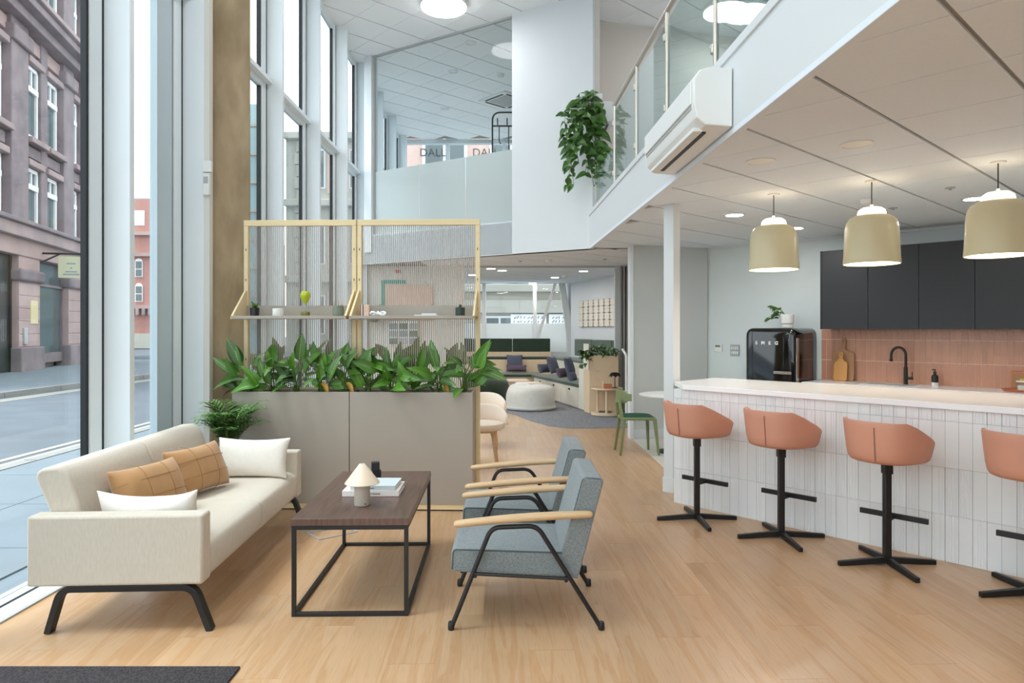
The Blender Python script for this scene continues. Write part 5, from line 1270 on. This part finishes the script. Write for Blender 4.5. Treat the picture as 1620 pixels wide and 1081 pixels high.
def sack(name, label, m, x, y, r, h, seed, sq=1.0, cat='ottoman'):
    ph = [random.Random(seed).uniform(0, 6.28) for _ in range(4)]; N = 40; rings = []
    for f in (0, .04, .10, .16, .3, .5, .68, .82, .92, .98, 1.0):
        rf = [.96, 1.0, 1.02, .985, 1.0, 1.0, .985, .94, .84, .6, .15][[0, .04, .10, .16, .3, .5, .68, .82, .92, .98, 1.0].index(f)]
        ring = []
        for k in range(N):
            th = 2 * math.pi * k / N; w_ = 1 + .018 * math.sin(5 * th + ph[0] + 6 * f) + .02 * math.sin(3 * th + ph[1] - 9 * f) * f
            ring.append((r * rf * w_ * math.cos(th), r * rf * w_ * math.sin(th) * sq, h * (f + (.05 * math.sin(2 * th + ph[2]) + .03 * math.sin(3 * th)) * f * f)))
        rings.append(ring)
    t = thing(name, label, cat, (x, y, .008)); MB().loft(rings).build('cover', m, t, ang=80, sub=1)
    MB().tube([(r * 1.02 * math.cos(a), r * 1.02 * sq * math.sin(a), h * .11) for a in [2 * math.pi * i / 40 for i in range(40)]], .008, 6, True).build('base_seam', m, t)
sack('floor_pouf', 'round white boucle floor pouf on the grey carpet', 'white_sack', .36, 13.2, .475, .47, 41)
sack('bean_bag', 'crumpled dark green bean bag on the grey carpet', 'green_dark', -.66, 15.1, .62, .48, 42, .9, 'bean bag')
def cube_table(label, px, py, Y, wd):
    x = (px - CX) / F * Y; t = thing('cube_stool', label, 'stool', (x, Y, .008), R(8), 'birch cube stools in the lounge')
    MB().box(-wd / 2, -wd / 2 + .03, -.2, .2, 0, .36).build('side', 'birch', t, bevel=.004); MB().box(wd / 2 - .03, wd / 2, -.2, .2, 0, .36).build('side', 'birch', t, bevel=.004)
    MB().box(-wd / 2 + .03, wd / 2 - .03, -.2, .2, .30, .36).build('top', 'birch', t, bevel=.004); MB().box(-wd / 2 - .01, wd / 2 + .01, -.21, .21, .361, .42).build('cushion', 'chair_shell', t, bevel=.02, seg=3)
cube_table('birch cube stool with a blush cushion, further back', 818, 600, 15.2, .46); cube_table('birch cube stool with a blush cushion, right behind the pouf', 836, 605, 14.4, .5)
x, y = fl(960, 657.5)
t = thing('side_table', 'round birch side table with a low shelf by the planter box', 'table', (x, y - .02, .008))
MB().lathe([(.27, .46), (.285, .475), (.28, .495), (.265, .488), (.01, .486)], 36).build('tabletop', 'birch', t); MB().lathe([(.28, .01), (.285, .03), (.28, .06), (.01, .062)], 36).build('base', 'birch', t)
for a in (20, 140, 260): MB().tube([(.2 * math.cos(R(a)), .2 * math.sin(R(a)), .06), (.2 * math.cos(R(a)), .2 * math.sin(R(a)), .47)], .022, 10).build('leg', 'birch', t)
bx, by = x, y - .02
t = thing('mushroom_lamp', 'black petal table lamp on the round side table', 'lamp', (bx + .14, by - .02, .496))
MB().lathe([(.045, 0), (.045, .012), (.008, .016), (.007, .2), (.012, .21)], 20).build('stem', 'black_metal', t)
for k in range(8):
    a = k * math.pi / 4; MB(Matrix.Rotation(a, 4, 'Z')).grid(lambda q, v: ((.02 + .1 * q) * 1, (v - .5) * .09 * math.sin(math.pi * (.15 + .8 * q)), .205 + .075 * math.sin(math.pi * (.5 + .52 * q)) + .0), 5, 4).build('petal', 'black_plastic', t)
t = thing('small_box', 'small terracotta box on the round side table', 'box', (bx - .0, by - .09, .496)); MB().box(-.07, .07, -.04, .04, 0, .075).build('box', 'terracotta', t, bevel=.003)
t = thing('card_stand', 'small tan card standing on the side table', 'card', (bx - .08, by, .496)); MB().bar((0, 0, 0), (.012, 0, .13), .07, .004, (1, 0, 0)).build('card', 'pink_board', t)
t = thing('magazine', 'grey magazine on the lower shelf of the side table', 'magazine', (bx - .05, by - .08, .071), R(-12)); MB().box(-.1, .12, -.08, .1, 0, .012).build('cover', 'purple_cushion', t); MB().box(-.098, .122, -.078, .098, .003, .009).build('pages', 'page_white', t)
# tile panel on the white wall
wl = Vector((-.2985, .9544)); wr = (Vector((2.98, 12.86)), Vector((1.42, YR))); wd_ = (wr[1] - wr[0]).normalized(); wnn = Vector((wd_.y, -wd_.x)) * -1
def wpt(px):
    c = (px - CX) / F; return (c * wr[0].y - wr[0].x) / (wd_.x - c * wd_.y)
s0, s1 = wpt(977), wpt(918)
t = thing('tile_panel', 'cream panel of interlocking hexagon tiles on the lounge wall', 'wall art', (*(wr[0] + wd_ * s1), 0), math.atan2(-wd_.y, -wd_.x))
LN = s1 - s0
MB().box(0, LN, -.03, -.002, 1.61, 2.24).build('backing', 'art_board', t)
nx, nz = 7, 4; cw, chh = LN / nx, .63 / nz
hx = [(.12 * cw, .06 * chh), (.5 * cw, .0), (.88 * cw, .06 * chh), (.97 * cw, .3 * chh), (.86 * cw, .5 * chh), (.97 * cw, .7 * chh), (.88 * cw, .94 * chh), (.5 * cw, chh), (.12 * cw, .94 * chh), (.03 * cw, .7 * chh), (.14 * cw, .5 * chh), (.03 * cw, .3 * chh)]
hm = MB().prof(hx, -.05, -.03).mesh('tile', 'art_tile')
for i in range(nx):
    for j in range(nz): inst('tile', hm, t, (i * cw, 0, 1.61 + j * chh))
# curtain and stair rail at the lounge opening
cu_ = MB(); cu_.grid(lambda a, b: (2.04 + .17 * a, 12.6 + .05 * math.sin(a * 26), .05 + 2.66 * b), 40, 1)
tag(cu_.build('curtain', 'curtain'), 'grey pleated curtain at the edge of the lounge opening', 'curtain')
t = thing('stair_rail', 'white tubular handrail in front of the curtain', 'handrail', (0, 0, 0))
a, b = at(991, 551, 11.2), at(997, 545, 10.9)
MB().tube(fillet([(a[0], a[1], 0), (a[0], a[1], 1.12), (a[0] + .02, a[1] + .5, 1.2)], .05), .022, 10).build('rail', 'white_plastic', t)
MB().tube([(a[0] + .06, a[1] + .1, 0), (a[0] + .06, a[1] + .1, 1.0)], .022, 10).build('post', 'white_plastic', t)
